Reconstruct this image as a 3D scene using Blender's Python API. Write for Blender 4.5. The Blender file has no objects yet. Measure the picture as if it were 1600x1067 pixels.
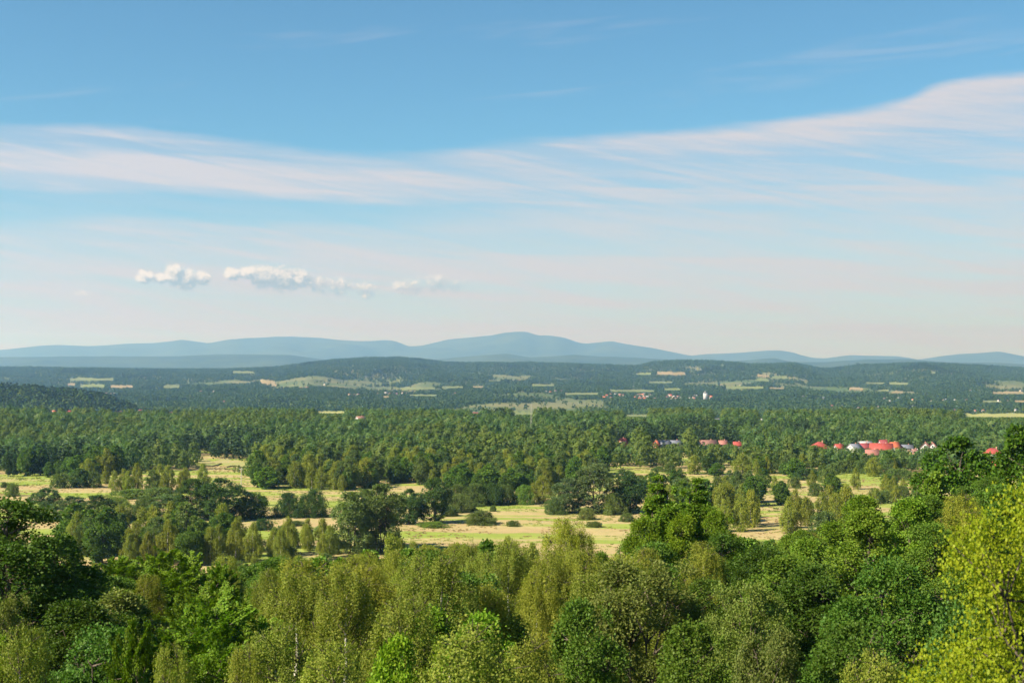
import bpy, math, random
import numpy as np
from mathutils import Vector

# ------------------------------------------------------------------ camera
SC = bpy.context.scene
COL = SC.collection
H = 60.0                       # eye height above the valley floor
FPX, CX, CY, YH = 2222.0, 800.0, 533.5, 575.0
PITCH = math.atan((YH - CY) / FPX)
cam_d = bpy.data.cameras.new('camera')
cam_d.lens = 50.0
cam_d.sensor_width = 36.0
cam_d.clip_start = 0.5
cam_d.clip_end = 120000
cam_d.dof.use_dof = True
cam_d.dof.focus_distance = 260.0
cam_d.dof.aperture_fstop = 1.8
cam = bpy.data.objects.new('camera', cam_d)
COL.objects.link(cam)
cam.location = (0, 0, H)
cam.rotation_euler = (math.pi / 2 + PITCH, 0, 0)
SC.camera = cam

# ------------------------------------------------------------------ sun, sky, exposure
SUN_EL, SUN_AZ = math.radians(39), math.radians(-119)      # azimuth from the view direction, left is negative
SUN_DIR = Vector((math.sin(SUN_AZ) * math.cos(SUN_EL), math.cos(SUN_AZ) * math.cos(SUN_EL), math.sin(SUN_EL)))
sun_d = bpy.data.lights.new('sun', 'SUN')
sun_d.energy = 5.0
sun_d.angle = math.radians(0.5)
sun_d.color = (1.0, 0.91, 0.76)
sun = bpy.data.objects.new('sun', sun_d)
COL.objects.link(sun)
sun.location = (-200, -60, 300)
sun.rotation_euler = SUN_DIR.to_track_quat('Z', 'Y').to_euler()

SC.view_settings.view_transform = 'Standard'
SC.view_settings.look = 'None'
SC.view_settings.gamma = 1
SC.view_settings.use_curve_mapping = False
SC.view_settings.exposure = 1.40
cy = SC.cycles
cy.use_denoising = True
cy.max_bounces = 5
cy.diffuse_bounces = 3
cy.glossy_bounces = 2
cy.transmission_bounces = 4
cy.volume_bounces = 1
cy.caustics_reflective = False
cy.caustics_refractive = False
SC.render.film_transparent = False


class NT:
    """Small helper for building node trees."""
    def __init__(self, tree):
        self.t = tree

    def n(self, typ, **kw):
        nd = self.t.nodes.new(typ)
        for k, v in kw.items():
            setattr(nd, k, v)
        return nd

    def put(self, sock, v):
        if isinstance(v, bpy.types.NodeSocket):
            self.t.links.new(v, sock)
        elif v is not None:
            if hasattr(sock, 'default_value') and isinstance(v, (tuple, list)) and len(v) == 3 and sock.type == 'RGBA':
                v = (*v, 1)
            sock.default_value = v

    def m(self, op, a, b=None, c=None, clamp=False):
        nd = self.n('ShaderNodeMath', operation=op, use_clamp=clamp)
        for i, v in enumerate((a, b, c)):
            if v is not None:
                self.put(nd.inputs[i], v)
        return nd.outputs[0]

    def ss(self, v, lo, hi, a=0.0, b=1.0):
        nd = self.n('ShaderNodeMapRange', interpolation_type='SMOOTHSTEP')
        for s, x in zip(('Value', 'From Min', 'From Max', 'To Min', 'To Max'), (v, lo, hi, a, b)):
            self.put(nd.inputs[s], x)
        return nd.outputs[0]

    def xyz(self, x, y, z=0.0):
        nd = self.n('ShaderNodeCombineXYZ')
        for i, v in enumerate((x, y, z)):
            self.put(nd.inputs[i], v)
        return nd.outputs[0]

    def noise(self, vec, scale=1.0, detail=4.0, rough=0.55, dist=0.0, dim='3D'):
        nd = self.n('ShaderNodeTexNoise', noise_dimensions=dim)
        self.put(nd.inputs['Vector'], vec)
        nd.inputs['Scale'].default_value = scale
        nd.inputs['Detail'].default_value = detail
        nd.inputs['Roughness'].default_value = rough
        nd.inputs['Distortion'].default_value = dist
        return nd.outputs[0]

    def mix(self, f, a, b, blend='MIX'):
        nd = self.n('ShaderNodeMix', data_type='RGBA', blend_type=blend)
        self.put(nd.inputs[0], f)
        self.put(nd.inputs[6], a)
        self.put(nd.inputs[7], b)
        return nd.outputs[2]

    def curve(self, v, pts):
        """Piecewise curve of v (0..1) through pts."""
        nd = self.n('ShaderNodeFloatCurve')
        c = nd.mapping.curves[0]
        while len(c.points) > 2:
            c.points.remove(c.points[1])
        c.points[0].location = pts[0]
        c.points[1].location = pts[-1]
        for p in pts[1:-1]:
            c.points.new(*p)
        nd.mapping.update()
        self.put(nd.inputs['Value'], v)
        nd.inputs['Factor'].default_value = 1.0
        return nd.outputs[0]


def build_world():
    w = bpy.data.worlds.new('World')
    SC.world = w
    w.use_nodes = True
    w.node_tree.nodes.clear()
    k = NT(w.node_tree)
    sky = k.n('ShaderNodeTexSky', sky_type='NISHITA')
    sky.sun_disc = False
    sky.sun_elevation = SUN_EL
    sky.sun_rotation = SUN_AZ
    sky.altitude = 0
    sky.air_density = 0.8
    sky.dust_density = 0.15
    sky.ozone_density = 4.0
    STR = 0.050
    geo = k.n('ShaderNodeTexCoord')
    sep = k.n('ShaderNodeSeparateXYZ')
    k.put(sep.inputs[0], geo.outputs['Generated'])
    x, y, z = sep.outputs
    az = k.m('ARCTAN2', x, y)
    hor = k.m('SQRT', k.m('ADD', k.m('MULTIPLY', x, x), k.m('MULTIPLY', y, y)))
    v = k.m('DIVIDE', z, k.m('MAXIMUM', hor, 0.02))
    v = k.m('MINIMUM', v, 6.0)
    # 0..1 over roughly 46 degrees of sky in front, clamped (= carried on) beyond
    s = k.m('MULTIPLY_ADD', az, 1 / 0.80, 0.5, clamp=True)

    def sx(X):
        return math.atan((X - CX) / FPX) / 0.80 + 0.5

    def ev(Y):
        return (YH - Y) / FPX
    # warp that frays every edge
    w1 = k.noise(k.xyz(k.m('MULTIPLY', az, 9), k.m('MULTIPLY', v, 42), 1.3), 1.0, 6, 0.6)
    w2 = k.noise(k.xyz(k.m('MULTIPLY', az, 3.0), k.m('MULTIPLY', v, 9), 7.1), 1.0, 3, 0.5)
    wv = k.m('ADD', v, k.m('ADD', k.m('MULTIPLY_ADD', w1, 0.014, -0.007), k.m('MULTIPLY_ADD', w2, 0.016, -0.008)))
    e1 = k.curve(s, [(0, ev(222) * 2), (sx(0), ev(216) * 2), (sx(170), ev(208) * 2), (sx(400), ev(222) * 2), (sx(620), ev(232) * 2),
                     (sx(800), ev(212) * 2), (sx(1050), ev(200) * 2), (sx(1280), ev(184) * 2), (sx(1400), ev(168) * 2), (sx(1480), ev(138) * 2), (sx(1600), ev(128) * 2), (1, ev(120) * 2)])
    e1 = k.m('MULTIPLY', e1, 0.5)
    top = k.ss(k.m('SUBTRACT', e1, wv), -0.001, 0.010)
    # streaks, finer along the wind
    tilt = k.m('MULTIPLY_ADD', az, 0.05, v)
    st1 = k.noise(k.xyz(k.m('MULTIPLY', az, 2.6), k.m('MULTIPLY', tilt, 62), 3.0), 1.0, 7, 0.58, 0.7)
    tilt2 = k.m('MULTIPLY_ADD', az, 0.20, v)
    st2 = k.noise(k.xyz(k.m('MULTIPLY', az, 5.0), k.m('MULTIPLY', tilt2, 95), 9.0), 1.0, 7, 0.62, 0.5)
    st = k.m('ADD', k.m('MULTIPLY', st1, 0.55), k.m('MULTIPLY', st2, 0.45))
    stq = k.ss(st, 0.40, 0.61)
    # clear lane between the upper and the lower sheet, closing to the right
    lane_hi = k.ss(wv, ev(318), ev(309))
    lane_hi = k.ss(k.m('SUBTRACT', k.m('MULTIPLY_ADD', az, -0.012, ev(317)), wv), -0.0015, 0.0045)
    lane_lo = k.ss(k.m('SUBTRACT', wv, ev(362)), -0.004, 0.008)
    lane = k.m('MULTIPLY', lane_hi, lane_lo)
    lane = k.m('MULTIPLY', lane, k.ss(az, 0.08, -0.13, 0.10, 0.68))
    upper = k.ss(v, ev(330), ev(300))                       # 1 in the upper sheet
    body_hi = k.m('MULTIPLY_ADD', stq, 0.50, 0.31)
    # bright thick rim of the upper sheet: along the top on the right, along the bottom on the left
    rim_r = k.m('MULTIPLY', k.ss(k.m('SUBTRACT', e1, wv), 0.030, 0.004), k.ss(az, -0.02, 0.16))
    rim_l = k.m('MULTIPLY', k.ss(k.m('ABSOLUTE', k.m('SUBTRACT', wv, k.m('MULTIPLY_ADD', az, -0.012, ev(290)))), 0.017, 0.003), k.ss(az, 0.03, -0.10))
    body_hi = k.m('ADD', body_hi, k.m('MULTIPLY', k.m('MAXIMUM', rim_r, k.m('MULTIPLY', rim_l, 0.9)), 0.34))
    body_lo = k.m('MULTIPLY_ADD', stq, 0.40, k.ss(v, ev(335), ev(440), 0.42, 0.60))
    body = k.m('ADD', k.m('MULTIPLY', body_hi, upper), k.m('MULTIPLY', body_lo, k.m('SUBTRACT', 1.0, upper)))
    a = k.m('MULTIPLY', k.m('MULTIPLY', body, top), k.m('SUBTRACT', 1.0, lane))
    # faint high wisps above the sheet
    hw = k.noise(k.xyz(k.m('MULTIPLY', az, 4.0), k.m('MULTIPLY', k.m('MULTIPLY_ADD', az, -0.10, v), 40), 15.0), 1.0, 6, 0.6, 0.6)
    hw = k.m('MULTIPLY', k.ss(hw, 0.56, 0.78), 0.20)
    a = k.m('MAXIMUM', a, hw)
    a = k.m('MINIMUM', a, 0.94)
    warm = k.ss(v, ev(380), ev(530))
    ccol = k.mix(warm, (0.264, 0.256, 0.276), (0.270, 0.238, 0.252))
    ccol = k.mix(1.0, ccol, (1 / STR, 1 / STR, 1 / STR), 'MULTIPLY')
    tint = k.mix(1.0, sky.outputs[0], (0.68, 1.04, 1.02), 'MULTIPLY')
    colr = k.mix(a, tint, ccol)
    # low cumulus: billowing density in a few puffs, sunlight and shade painted as colour
    puffs = [(226, 433, 16, 9), (250, 436, 13, 8), (273, 430, 17, 15), (292, 437, 18, 14), (316, 435, 15, 10), (362, 428, 15, 9), (388, 427, 18, 10), (412, 434, 24, 16), (440, 436, 26, 17), (466, 437, 21, 15),
             (498, 444, 26, 10), (530, 448, 26, 10), (572, 455, 15, 10), (640, 448, 30, 9), (690, 443, 32, 10), (125, 459, 11, 4)]
    soft = [1] * 10 + [0.42] * 2 + [0.6] + [0.34] * 2 + [0.4]

    def density(du, dv):
        u_, v_ = k.m('ADD', az, du), k.m('ADD', v, dv)
        best = None
        for (X, Y, rx, ry), so in zip(puffs, soft):
            a_ = k.m('MULTIPLY_ADD', u_, FPX / rx, -FPX / rx * math.atan((X - CX) / FPX))
            b_ = k.m('MULTIPLY_ADD', v_, FPX / (ry * 1.2), -FPX / (ry * 1.2) * ev(Y) * math.cos(math.atan((X - CX) / FPX)))
            q = k.m('MULTIPLY', k.m('SUBTRACT', 1.0, k.m('ADD', k.m('MULTIPLY', a_, a_), k.m('MULTIPLY', b_, b_))), so)
            best = q if best is None else k.m('MAXIMUM', best, q)
        bl = k.noise(k.xyz(u_, k.m('MULTIPLY', v_, 1.15), 0.3), 170.0, 9, 0.68, 0.5)
        return k.m('ADD', k.m('MULTIPLY', k.m('MAXIMUM', best, -1.0), 0.72), k.m('MULTIPLY_ADD', bl, 2.2, -0.96))
    d0 = density(0.0, 0.0)
    d1 = density(-0.0030, 0.0042)
    lit = k.ss(k.m('SUBTRACT', d0, d1), -0.25, 0.85)
    cum = k.mix(lit, (0.135 / STR, 0.172 / STR, 0.202 / STR), (0.39 / STR, 0.362 / STR, 0.335 / STR))
    colr = k.mix(k.m('MULTIPLY', k.ss(d0, -0.05, 0.60), 0.88), colr, cum)
    bg = k.n('ShaderNodeBackground')
    k.put(bg.inputs['Color'], colr)
    bg.inputs['Strength'].default_value = STR
    out = k.n('ShaderNodeOutputWorld')
    k.put(out.inputs[0], bg.outputs[0])
    w.cycles.sampling_method = 'MANUAL'
    w.cycles.sample_map_resolution = 512


build_world()


# ------------------------------------------------------------------ helpers
def ray(X, Y):
    """Slope of the sight line through a photo pixel: (dx, dz) per metre forward."""
    a, b = (np.asarray(X, float) - CX) / FPX, (CY - np.asarray(Y, float)) / FPX
    c, s = math.cos(PITCH), math.sin(PITCH)
    f = c - b * s
    return a / f, (b * c + s) / f


def proj(x, y, z):
    c, s = math.cos(PITCH), math.sin(PITCH)
    dz = z - H
    dep = y * c + dz * s
    return CX + FPX * x / dep, CY - FPX * (dz * c - y * s) / dep


def vnoise(x, y, seed=0):
    """Value noise, smooth, -1..1 (vectorised)."""
    x = np.asarray(x, float)
    y = np.asarray(y, float)
    xi, yi = np.floor(x), np.floor(y)
    fx, fy = x - xi, y - yi
    fx = fx * fx * (3 - 2 * fx)
    fy = fy * fy * (3 - 2 * fy)

    def h(i, j):
        q = np.sin(i * 127.1 + j * 311.7 + seed * 74.7) * 43758.5453
        return (q - np.floor(q)) * 2 - 1
    return (h(xi, yi) * (1 - fx) + h(xi + 1, yi) * fx) * (1 - fy) + (h(xi, yi + 1) * (1 - fx) + h(xi + 1, yi + 1) * fx) * fy


def fbm(x, y, seed=0, o=4):
    t, a, s = 0, 1.0, 0
    for i in range(o):
        t = t + a * vnoise(x * 2 ** i, y * 2 ** i, seed + i)
        s += a
        a *= 0.5
    return t / s


def smooth(t):
    t = np.clip(t, 0, 1)
    return t * t * (3 - 2 * t)


# skyline profiles of the hills, in photo pixels, and their distances
P_LEFT = [(-260, 596), (-100, 598), (0, 602), (60, 606), (120, 612), (160, 619), (190, 629), (215, 640), (240, 652), (300, 690)]
P_MID = [(-260, 578), (0, 573), (180, 575.5), (350, 577), (430, 573.5), (480, 566.5), (520, 562), (580, 559), (620, 557.5), (650, 560), (700, 566),
         (800, 567), (830, 566), (900, 568.5), (960, 571), (990, 572), (1020, 566.5), (1060, 564), (1130, 565), (1170, 568), (1200, 568), (1240, 566.5),
         (1280, 575), (1300, 575.5), (1340, 570.5), (1400, 567.5), (1440, 566.5), (1500, 569), (1560, 572), (1600, 574.5), (1860, 570)]
P_BLUE = [(-260, 556), (0, 558), (130, 557), (180, 557.5), (280, 556.5), (340, 553.5), (450, 554), (500, 561), (560, 568), (640, 567), (680, 562),
          (740, 556), (790, 552.5), (830, 558.5), (860, 557), (895, 554.5), (940, 558), (1000, 559.5), (1060, 563), (1120, 566), (1180, 562),
          (1210, 560), (1240, 566), (1290, 566), (1330, 564), (1360, 562), (1420, 561), (1480, 566), (1540, 567), (1600, 569), (1860, 560)]
P_FAR = [(-260, 545), (0, 547), (20, 545), (60, 540.5), (90, 539), (140, 541), (160, 540), (200, 537), (240, 536), (270, 533), (283, 531), (300, 533.5),
         (325, 538), (350, 535), (365, 533), (400, 531.5), (430, 527.5), (455, 526), (500, 528), (530, 531.5), (580, 534), (600, 533), (615, 533.5),
         (640, 541.5), (660, 540), (700, 530.5), (740, 527), (770, 524), (800, 520.5), (822, 520), (840, 524.5), (880, 528), (905, 535.5), (915, 537),
         (955, 533), (980, 538), (1020, 544), (1060, 552), (1080, 556), (1100, 553.5), (1160, 551), (1200, 547.5), (1220, 547.5), (1240, 551),
         (1255, 556), (1270, 559.5), (1290, 560.5), (1330, 557), (1370, 556), (1400, 556.5), (1420, 559), (1435, 562), (1470, 556.5), (1500, 553),
         (1540, 551), (1560, 549.5), (1580, 553), (1600, 557), (1700, 560), (1860, 552)]
D_LEFT, D_MID, D_BLUE, D_FAR = 2900.0, 10400.0, 21000.0, 38000.0
TREE_TOP = 12.0


def crest(X, prof, D, minus=0.0):
    px = np.array([p[0] for p in prof], float)
    py = np.array([p[1] for p in prof], float)
    Y = np.interp(X, px, py)
    return np.maximum(H + D * ray(X, Y)[1] - minus, -49.0)


def terrain(x, y):
    x = np.asarray(x, float)
    y = np.asarray(y, float)
    r = np.hypot(x, y)
    az = np.clip(np.arctan2(x, y), -0.62, 0.62)
    X = CX + FPX * np.tan(az)
    dd = r * np.cos(az)
    z = np.zeros_like(r)
    # the viewer's own hill
    t = smooth(1 - r / 410.0)
    z = z + 40.0 * t
    z = z + 15.0 * np.exp(-((x - 66) / 46) ** 2 - ((y - 155) / 95) ** 2)
    z = z + 6.0 * np.exp(-((x + 45) / 30) ** 2 - ((y - 95) / 60) ** 2)
    z = z + 0.5 * fbm(x / 40, y / 40, 3) * smooth(r / 60)
    # rolling valley floor
    z = z + 2.6 * fbm(x / 600, y / 420, 11, 3) * smooth((dd - 1100) / 1500)
    floor = -50.0 * smooth((dd - 1450) / 1350)          # the ground falls away beyond the plateau woods
    z = z + floor
    up = [(P_LEFT, D_LEFT, 290.0, 300.0, TREE_TOP, 21), (P_MID, D_MID, 3300.0, 1500.0, TREE_TOP, 31),
          (P_BLUE, D_BLUE, 3600.0, 2600.0, 0.0, 41), (P_FAR, D_FAR, 6500.0, 3600.0, 0.0, 51)]
    for prof, D, wf, wb, mi, sd in up:
        hi = crest(X, prof, D, mi)
        nf = fbm(X / 120.0, dd / (0.16 * D), sd, 4)
        q = np.where(dd < D, (D - dd) / (wf * (1 + 0.28 * nf)), (dd - D) / wb)
        g = np.exp(-q * q)
        spur = 1 + (0.16 if D < 10000 else 0.30) * nf * np.minimum(1, q * 2) * (q < 2.4)
        z = np.maximum(z, floor + (hi - floor) * g * np.where(q < 0.15, 1.0, spur))
    return z


def hit(X, Y, lo=30.0, hi=40000.0):
    """First ground point on the sight line through a pixel: forward distance."""
    X = np.atleast_1d(np.asarray(X, float))
    Y = np.atleast_1d(np.asarray(Y, float))
    X, Y = np.broadcast_arrays(X, Y)
    dx, dz = ray(X, Y)
    ds = np.geomspace(lo, hi, 1500)
    P = terrain(dx[:, None] * ds, np.broadcast_to(ds, (len(X), len(ds)))) - (H + dz[:, None] * ds)
    idx = np.argmax(P > 0, axis=1)
    idx = np.where((P > 0).any(axis=1), idx, len(ds) - 1)
    return ds[idx]


def mesh_np(name, verts, faces, mat=None, smooth_shade=False):
    """verts (n,3), faces (m,k) all of one size, or list of such arrays."""
    fl = faces if isinstance(faces, list) else [faces]
    fl = [np.asarray(f, np.int32) for f in fl if len(f)]
    me = bpy.data.meshes.new(name)
    verts = np.asarray(verts, np.float32)
    me.vertices.add(len(verts))
    me.vertices.foreach_set('co', verts.ravel())
    loops = np.concatenate([f.ravel() for f in fl])
    tot = np.concatenate([np.full(len(f), f.shape[1], np.int32) for f in fl])
    start = np.concatenate([[0], np.cumsum(tot)[:-1]]).astype(np.int32)
    me.loops.add(len(loops))
    me.loops.foreach_set('vertex_index', loops.astype(np.int32))
    me.polygons.add(len(tot))
    me.polygons.foreach_set('loop_start', start)
    me.polygons.foreach_set('loop_total', tot)
    if smooth_shade:
        me.polygons.foreach_set('use_smooth', np.ones(len(tot), bool))
    me.update(calc_edges=True)
    if mat:
        me.materials.append(mat)
    return me


def link(name, data, parent=None, **props):
    o = bpy.data.objects.new(name, data)
    COL.objects.link(o)
    if parent:
        o.parent = parent
    for k_, v_ in props.items():
        o[k_] = v_
    return o


def principled(name, col, rough=0.8, spec=0.2):
    m = bpy.data.materials.new(name)
    m.use_nodes = True
    b = m.node_tree.nodes['Principled BSDF']
    b.inputs['Base Color'].default_value = (*col, 1)
    b.inputs['Roughness'].default_value = rough
    b.inputs['Specular IOR Level'].default_value = spec
    return m, NT(m.node_tree), b


# ------------------------------------------------------------------ materials
def leaf_material(name, fixed=None, gloss=0.10, trans=0.32):
    """Leaf colour: the tree's own colour (object colour) varied leaf by leaf."""
    m = bpy.data.materials.new(name)
    m.use_nodes = True
    m.node_tree.nodes.clear()
    k = NT(m.node_tree)
    oi = k.n('ShaderNodeObjectInfo')
    gi = k.n('ShaderNodeNewGeometry')
    if fixed:
        ramp = k.n('ShaderNodeValToRGB')
        els = ramp.color_ramp.elements
        for i, c in enumerate(fixed):
            p = i / max(1, len(fixed) - 1)
            e = els[i] if i < 2 else els.new(p)
            e.position = p
            e.color = (*c, 1)
        k.put(ramp.inputs[0], oi.outputs['Random'])
        base = ramp.outputs[0]
    else:
        base = oi.outputs['Color']
    rnd = gi.outputs['Random Per Island']
    hs = k.n('ShaderNodeHueSaturation')
    k.put(hs.inputs['Hue'], k.m('MULTIPLY_ADD', rnd, -0.030, 0.503))
    k.put(hs.inputs['Saturation'], 1.0)
    k.put(hs.inputs['Value'], k.m('MULTIPLY_ADD', k.m('FRACT', k.m('MULTIPLY', rnd, 17.3)), 0.36, 0.82))
    k.put(hs.inputs['Color'], base)
    colr = hs.outputs[0]
    d = k.n('ShaderNodeBsdfPrincipled')
    k.put(d.inputs['Base Color'], colr)
    d.inputs['Roughness'].default_value = 0.48
    d.inputs['Specular IOR Level'].default_value = gloss
    t = k.n('ShaderNodeBsdfTranslucent')
    k.put(t.inputs['Color'], k.mix(1.0, colr, (1.05, 1.30, 0.40), 'MULTIPLY'))
    mx = k.n('ShaderNodeMixShader')
    mx.inputs[0].default_value = trans
    k.put(mx.inputs[1], d.outputs[0])
    k.put(mx.inputs[2], t.outputs[0])
    out = k.n('ShaderNodeOutputMaterial')
    k.put(out.inputs[0], mx.outputs[0])
    return m


def bark_material(name, col, dark):
    m, k, b = principled(name, col, 0.9, 0.1)
    tc = k.n('ShaderNodeTexCoord')
    mp = k.n('ShaderNodeMapping')
    mp.inputs['Scale'].default_value = (3, 3, 1.1)
    k.put(mp.inputs[0], tc.outputs['Object'])
    n = k.noise(mp.outputs[0], 2.0, 5, 0.7)
    k.put(b.inputs['Base Color'], k.mix(k.ss(n, 0.42, 0.60), dark, col))
    return m


M_LEAF = leaf_material('leaves')
M_LEAF_DULL = leaf_material('matt_leaves', gloss=0.08, trans=0.38)
M_FAR = leaf_material('far_leaves', fixed=[(0.048, 0.110, 0.026), (0.080, 0.142, 0.028), (0.062, 0.130, 0.034), (0.112, 0.172, 0.040), (0.054, 0.115, 0.030), (0.125, 0.182, 0.050)], gloss=0.15, trans=0.30)
M_FARPINE = leaf_material('far_needles', fixed=[(0.028, 0.058, 0.024), (0.040, 0.072, 0.026)], gloss=0.1, trans=0.15)
M_BARK = bark_material('grey_brown_bark', (0.13, 0.105, 0.075), (0.05, 0.04, 0.03))
M_BIRCH = bark_material('birch_bark', (0.62, 0.58, 0.50), (0.10, 0.085, 0.07))


def ground_material():
    m, k, b = principled('valley_ground', (0.1, 0.12, 0.04), 0.95, 0.05)
    tc = k.n('ShaderNodeNewGeometry')
    sep = k.n('ShaderNodeSeparateXYZ')
    k.put(sep.inputs[0], tc.outputs['Position'])
    x, y, z = sep.outputs
    # strips of dry straw and fresh grass running across the valley
    s1 = k.noise(k.xyz(k.m('MULTIPLY', x, 1 / 150), k.m('MULTIPLY', k.m('MULTIPLY_ADD', x, 0.10, y), 1 / 26), 0.0), 1.0, 5, 0.55, 0.3)
    s2 = k.noise(k.xyz(k.m('MULTIPLY', x, 1 / 45), k.m('MULTIPLY', y, 1 / 16), 5.0), 1.0, 5, 0.6)
    s3 = k.noise(k.xyz(k.m('MULTIPLY', x, 1 / 4), k.m('MULTIPLY', y, 1 / 7), 9.0), 1.0, 4, 0.65)
    f = k.m('ADD', k.m('MULTIPLY', s1, 0.72), k.m('MULTIPLY', s2, 0.28))
    straw = k.mix(k.ss(s2, 0.35, 0.65), (0.330, 0.235, 0.120), (0.350, 0.275, 0.130))
    green = k.mix(k.ss(s2, 0.38, 0.62), (0.185, 0.240, 0.036), (0.240, 0.270, 0.060))
    colr = k.mix(k.ss(f, 0.455, 0.525), green, straw)
    colr = k.mix(k.ss(s3, 0.30, 0.72, 0.0, 0.55), colr, k.mix(0.55, colr, (0.16, 0.19, 0.055)))
    # beyond the meadow: field-green ground between the woods; the viewer's hill: leaf litter and low herbs
    far = k.ss(y, 1000, 1300)
    colr = k.mix(far, colr, k.mix(k.ss(s2, 0.50, 0.62), k.mix(s1, (0.085, 0.125, 0.034), (0.165, 0.195, 0.070)), (0.235, 0.190, 0.105)))
    near = k.ss(z, 1.2, 5.0)
    near = k.m('MULTIPLY', near, k.ss(y, 800, 500))
    herb = k.mix(s3, (0.045, 0.060, 0.018), (0.085, 0.10, 0.03))
    colr = k.mix(near, colr, herb)
    k.put(b.inputs['Base Color'], colr)
    bp = k.n('ShaderNodeBump')
    bp.inputs['Strength'].default_value = 0.6
    bp.inputs['Distance'].default_value = 0.5
    k.put(bp.inputs['Height'], s3)
    k.put(b.inputs['Normal'], bp.outputs[0])
    return m


def wooded_material(name, a, c, sc):
    m, k, b = principled(name, a, 0.95, 0.05)
    g = k.n('ShaderNodeNewGeometry')
    n = k.noise(g.outputs['Position'], 1 / sc, 7, 0.62)
    k.put(b.inputs['Base Color'], k.mix(k.ss(n, 0.35, 0.65), a, c))
    return m


M_GROUND = ground_material()
M_HILL = wooded_material('hill_pasture', (0.065, 0.100, 0.038), (0.150, 0.145, 0.070), 420)
M_MOUNT = wooded_material('mountain_forest', (0.026, 0.045, 0.020), (0.050, 0.070, 0.028), 900)


# ------------------------------------------------------------------ ground, hills, mountains
def build_terrain():
    front = np.radians(np.arange(-31, 31.01, 0.17))
    back = np.radians(np.arange(31 + 4, 360 - 31 - 3.9, 5.9))
    az = np.concatenate([front, back])
    n = len(az)

    def sheet(name, rad, mat, cap=False):
        R, A = np.meshgrid(rad, az, indexing='ij')
        x, y = R * np.sin(A), R * np.cos(A)
        v = np.stack([x, y, terrain(x, y)], -1).reshape(-1, 3)
        i, j = np.meshgrid(np.arange(len(rad) - 1), np.arange(n), indexing='ij')
        j2 = (j + 1) % n
        f = np.stack([i * n + j, i * n + j2, (i + 1) * n + j2, (i + 1) * n + j], -1).reshape(-1, 4)
        fl = [f[:, ::-1]]
        if cap:
            v = np.concatenate([v, [[0, 0, float(terrain(0.0, 0.0))]]])
            c = len(v) - 1
            jj = np.arange(n)
            fl.append(np.stack([np.full(n, c), (jj + 1) % n, jj], -1))
        return link(name, mesh_np(name, v, fl, mat, True), kind='structure')
    r1 = np.concatenate([np.linspace(6, 480, 60), np.geomspace(500, 3000, 60)])
    sheet('ground', r1, M_GROUND, True)
    r2 = np.concatenate([[3000.0], np.linspace(3090, 13000, 92)])
    sheet('hills', r2, M_HILL)
    r3 = np.concatenate([[13000.0], np.linspace(13400, 44000, 84)])
    sheet('mountains', r3, M_MOUNT)


build_terrain()


# ------------------------------------------------------------------ tree building
def tubes(paths, sides=5):
    """paths: list of (points (n,3), radii (n,)) -> verts, quads."""
    V, F, off = [], [], 0
    ang = np.linspace(0, 2 * math.pi, sides, endpoint=False)
    for P, Rr in paths:
        P = np.asarray(P, float)
        n = len(P)
        T = np.gradient(P, axis=0)
        T /= np.linalg.norm(T, axis=1, keepdims=True) + 1e-9
        ref = np.where(np.abs(T[:, 2:3]) > 0.9, np.array([[1.0, 0, 0]]), np.array([[0, 0, 1.0]]))
        U = np.cross(T, ref)
        U /= np.linalg.norm(U, axis=1, keepdims=True) + 1e-9
        W = np.cross(T, U)
        ring = P[:, None, :] + np.asarray(Rr)[:, None, None] * (np.cos(ang)[None, :, None] * U[:, None, :] + np.sin(ang)[None, :, None] * W[:, None, :])
        V.append(ring.reshape(-1, 3))
        i, j = np.meshgrid(np.arange(n - 1), np.arange(sides), indexing='ij')
        j2 = (j + 1) % sides
        F.append((np.stack([i * sides + j, i * sides + j2, (i + 1) * sides + j2, (i + 1) * sides + j], -1).reshape(-1, 4)) + off)
        off += n * sides
    return np.concatenate(V), np.concatenate(F)


def unit(v):
    return v / (np.linalg.norm(v, axis=-1, keepdims=True) + 1e-9)


def leaves_mesh(name, C, U, N, L, Wd, mat, fold=True):
    """Diamond leaves: base C, direction U, normal N, length L, half width Wd."""
    S = unit(np.cross(U, N))
    L = np.asarray(L)[:, None]
    Wd = np.asarray(Wd)[:, None]
    n2 = unit(np.cross(S, U))
    a = C
    b = C + U * L * 0.48 + S * Wd + n2 * Wd * 0.22
    c = C + U * L
    d = C + U * L * 0.48 - S * Wd + n2 * Wd * 0.22
    v = np.stack([a, b, c, d], 1).reshape(-1, 3)
    i = np.arange(len(C))[:, None] * 4
    f = np.concatenate([i + np.array([[0, 1, 2]]), i + np.array([[0, 2, 3]])], 1).reshape(-1, 3)
    return mesh_np(name, v, f, mat)


PROFILE = {
    'round': lambda t: np.sin(np.pi * (0.13 + 0.80 * t)) ** 0.75,
    'spire': lambda t: 0.08 + 0.94 * np.clip(1 - t, 0, 1) ** 0.92 * np.minimum(1, 0.6 + t * 2.2),
    'ovoid': lambda t: np.sin(np.pi * np.clip(0.10 + 0.87 * t, 0, 1) ** 0.85) ** 0.8,
    'column': lambda t: np.sin(np.pi * np.clip(0.16 + 0.78 * t, 0, 1)) ** 0.5,
    'bush': lambda t: np.sqrt(np.clip(1 - (0.92 * t) ** 2.2, 0, 1)),
    'cone': lambda t: 0.06 + 0.95 * (1 - t) ** 0.9,
}


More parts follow.
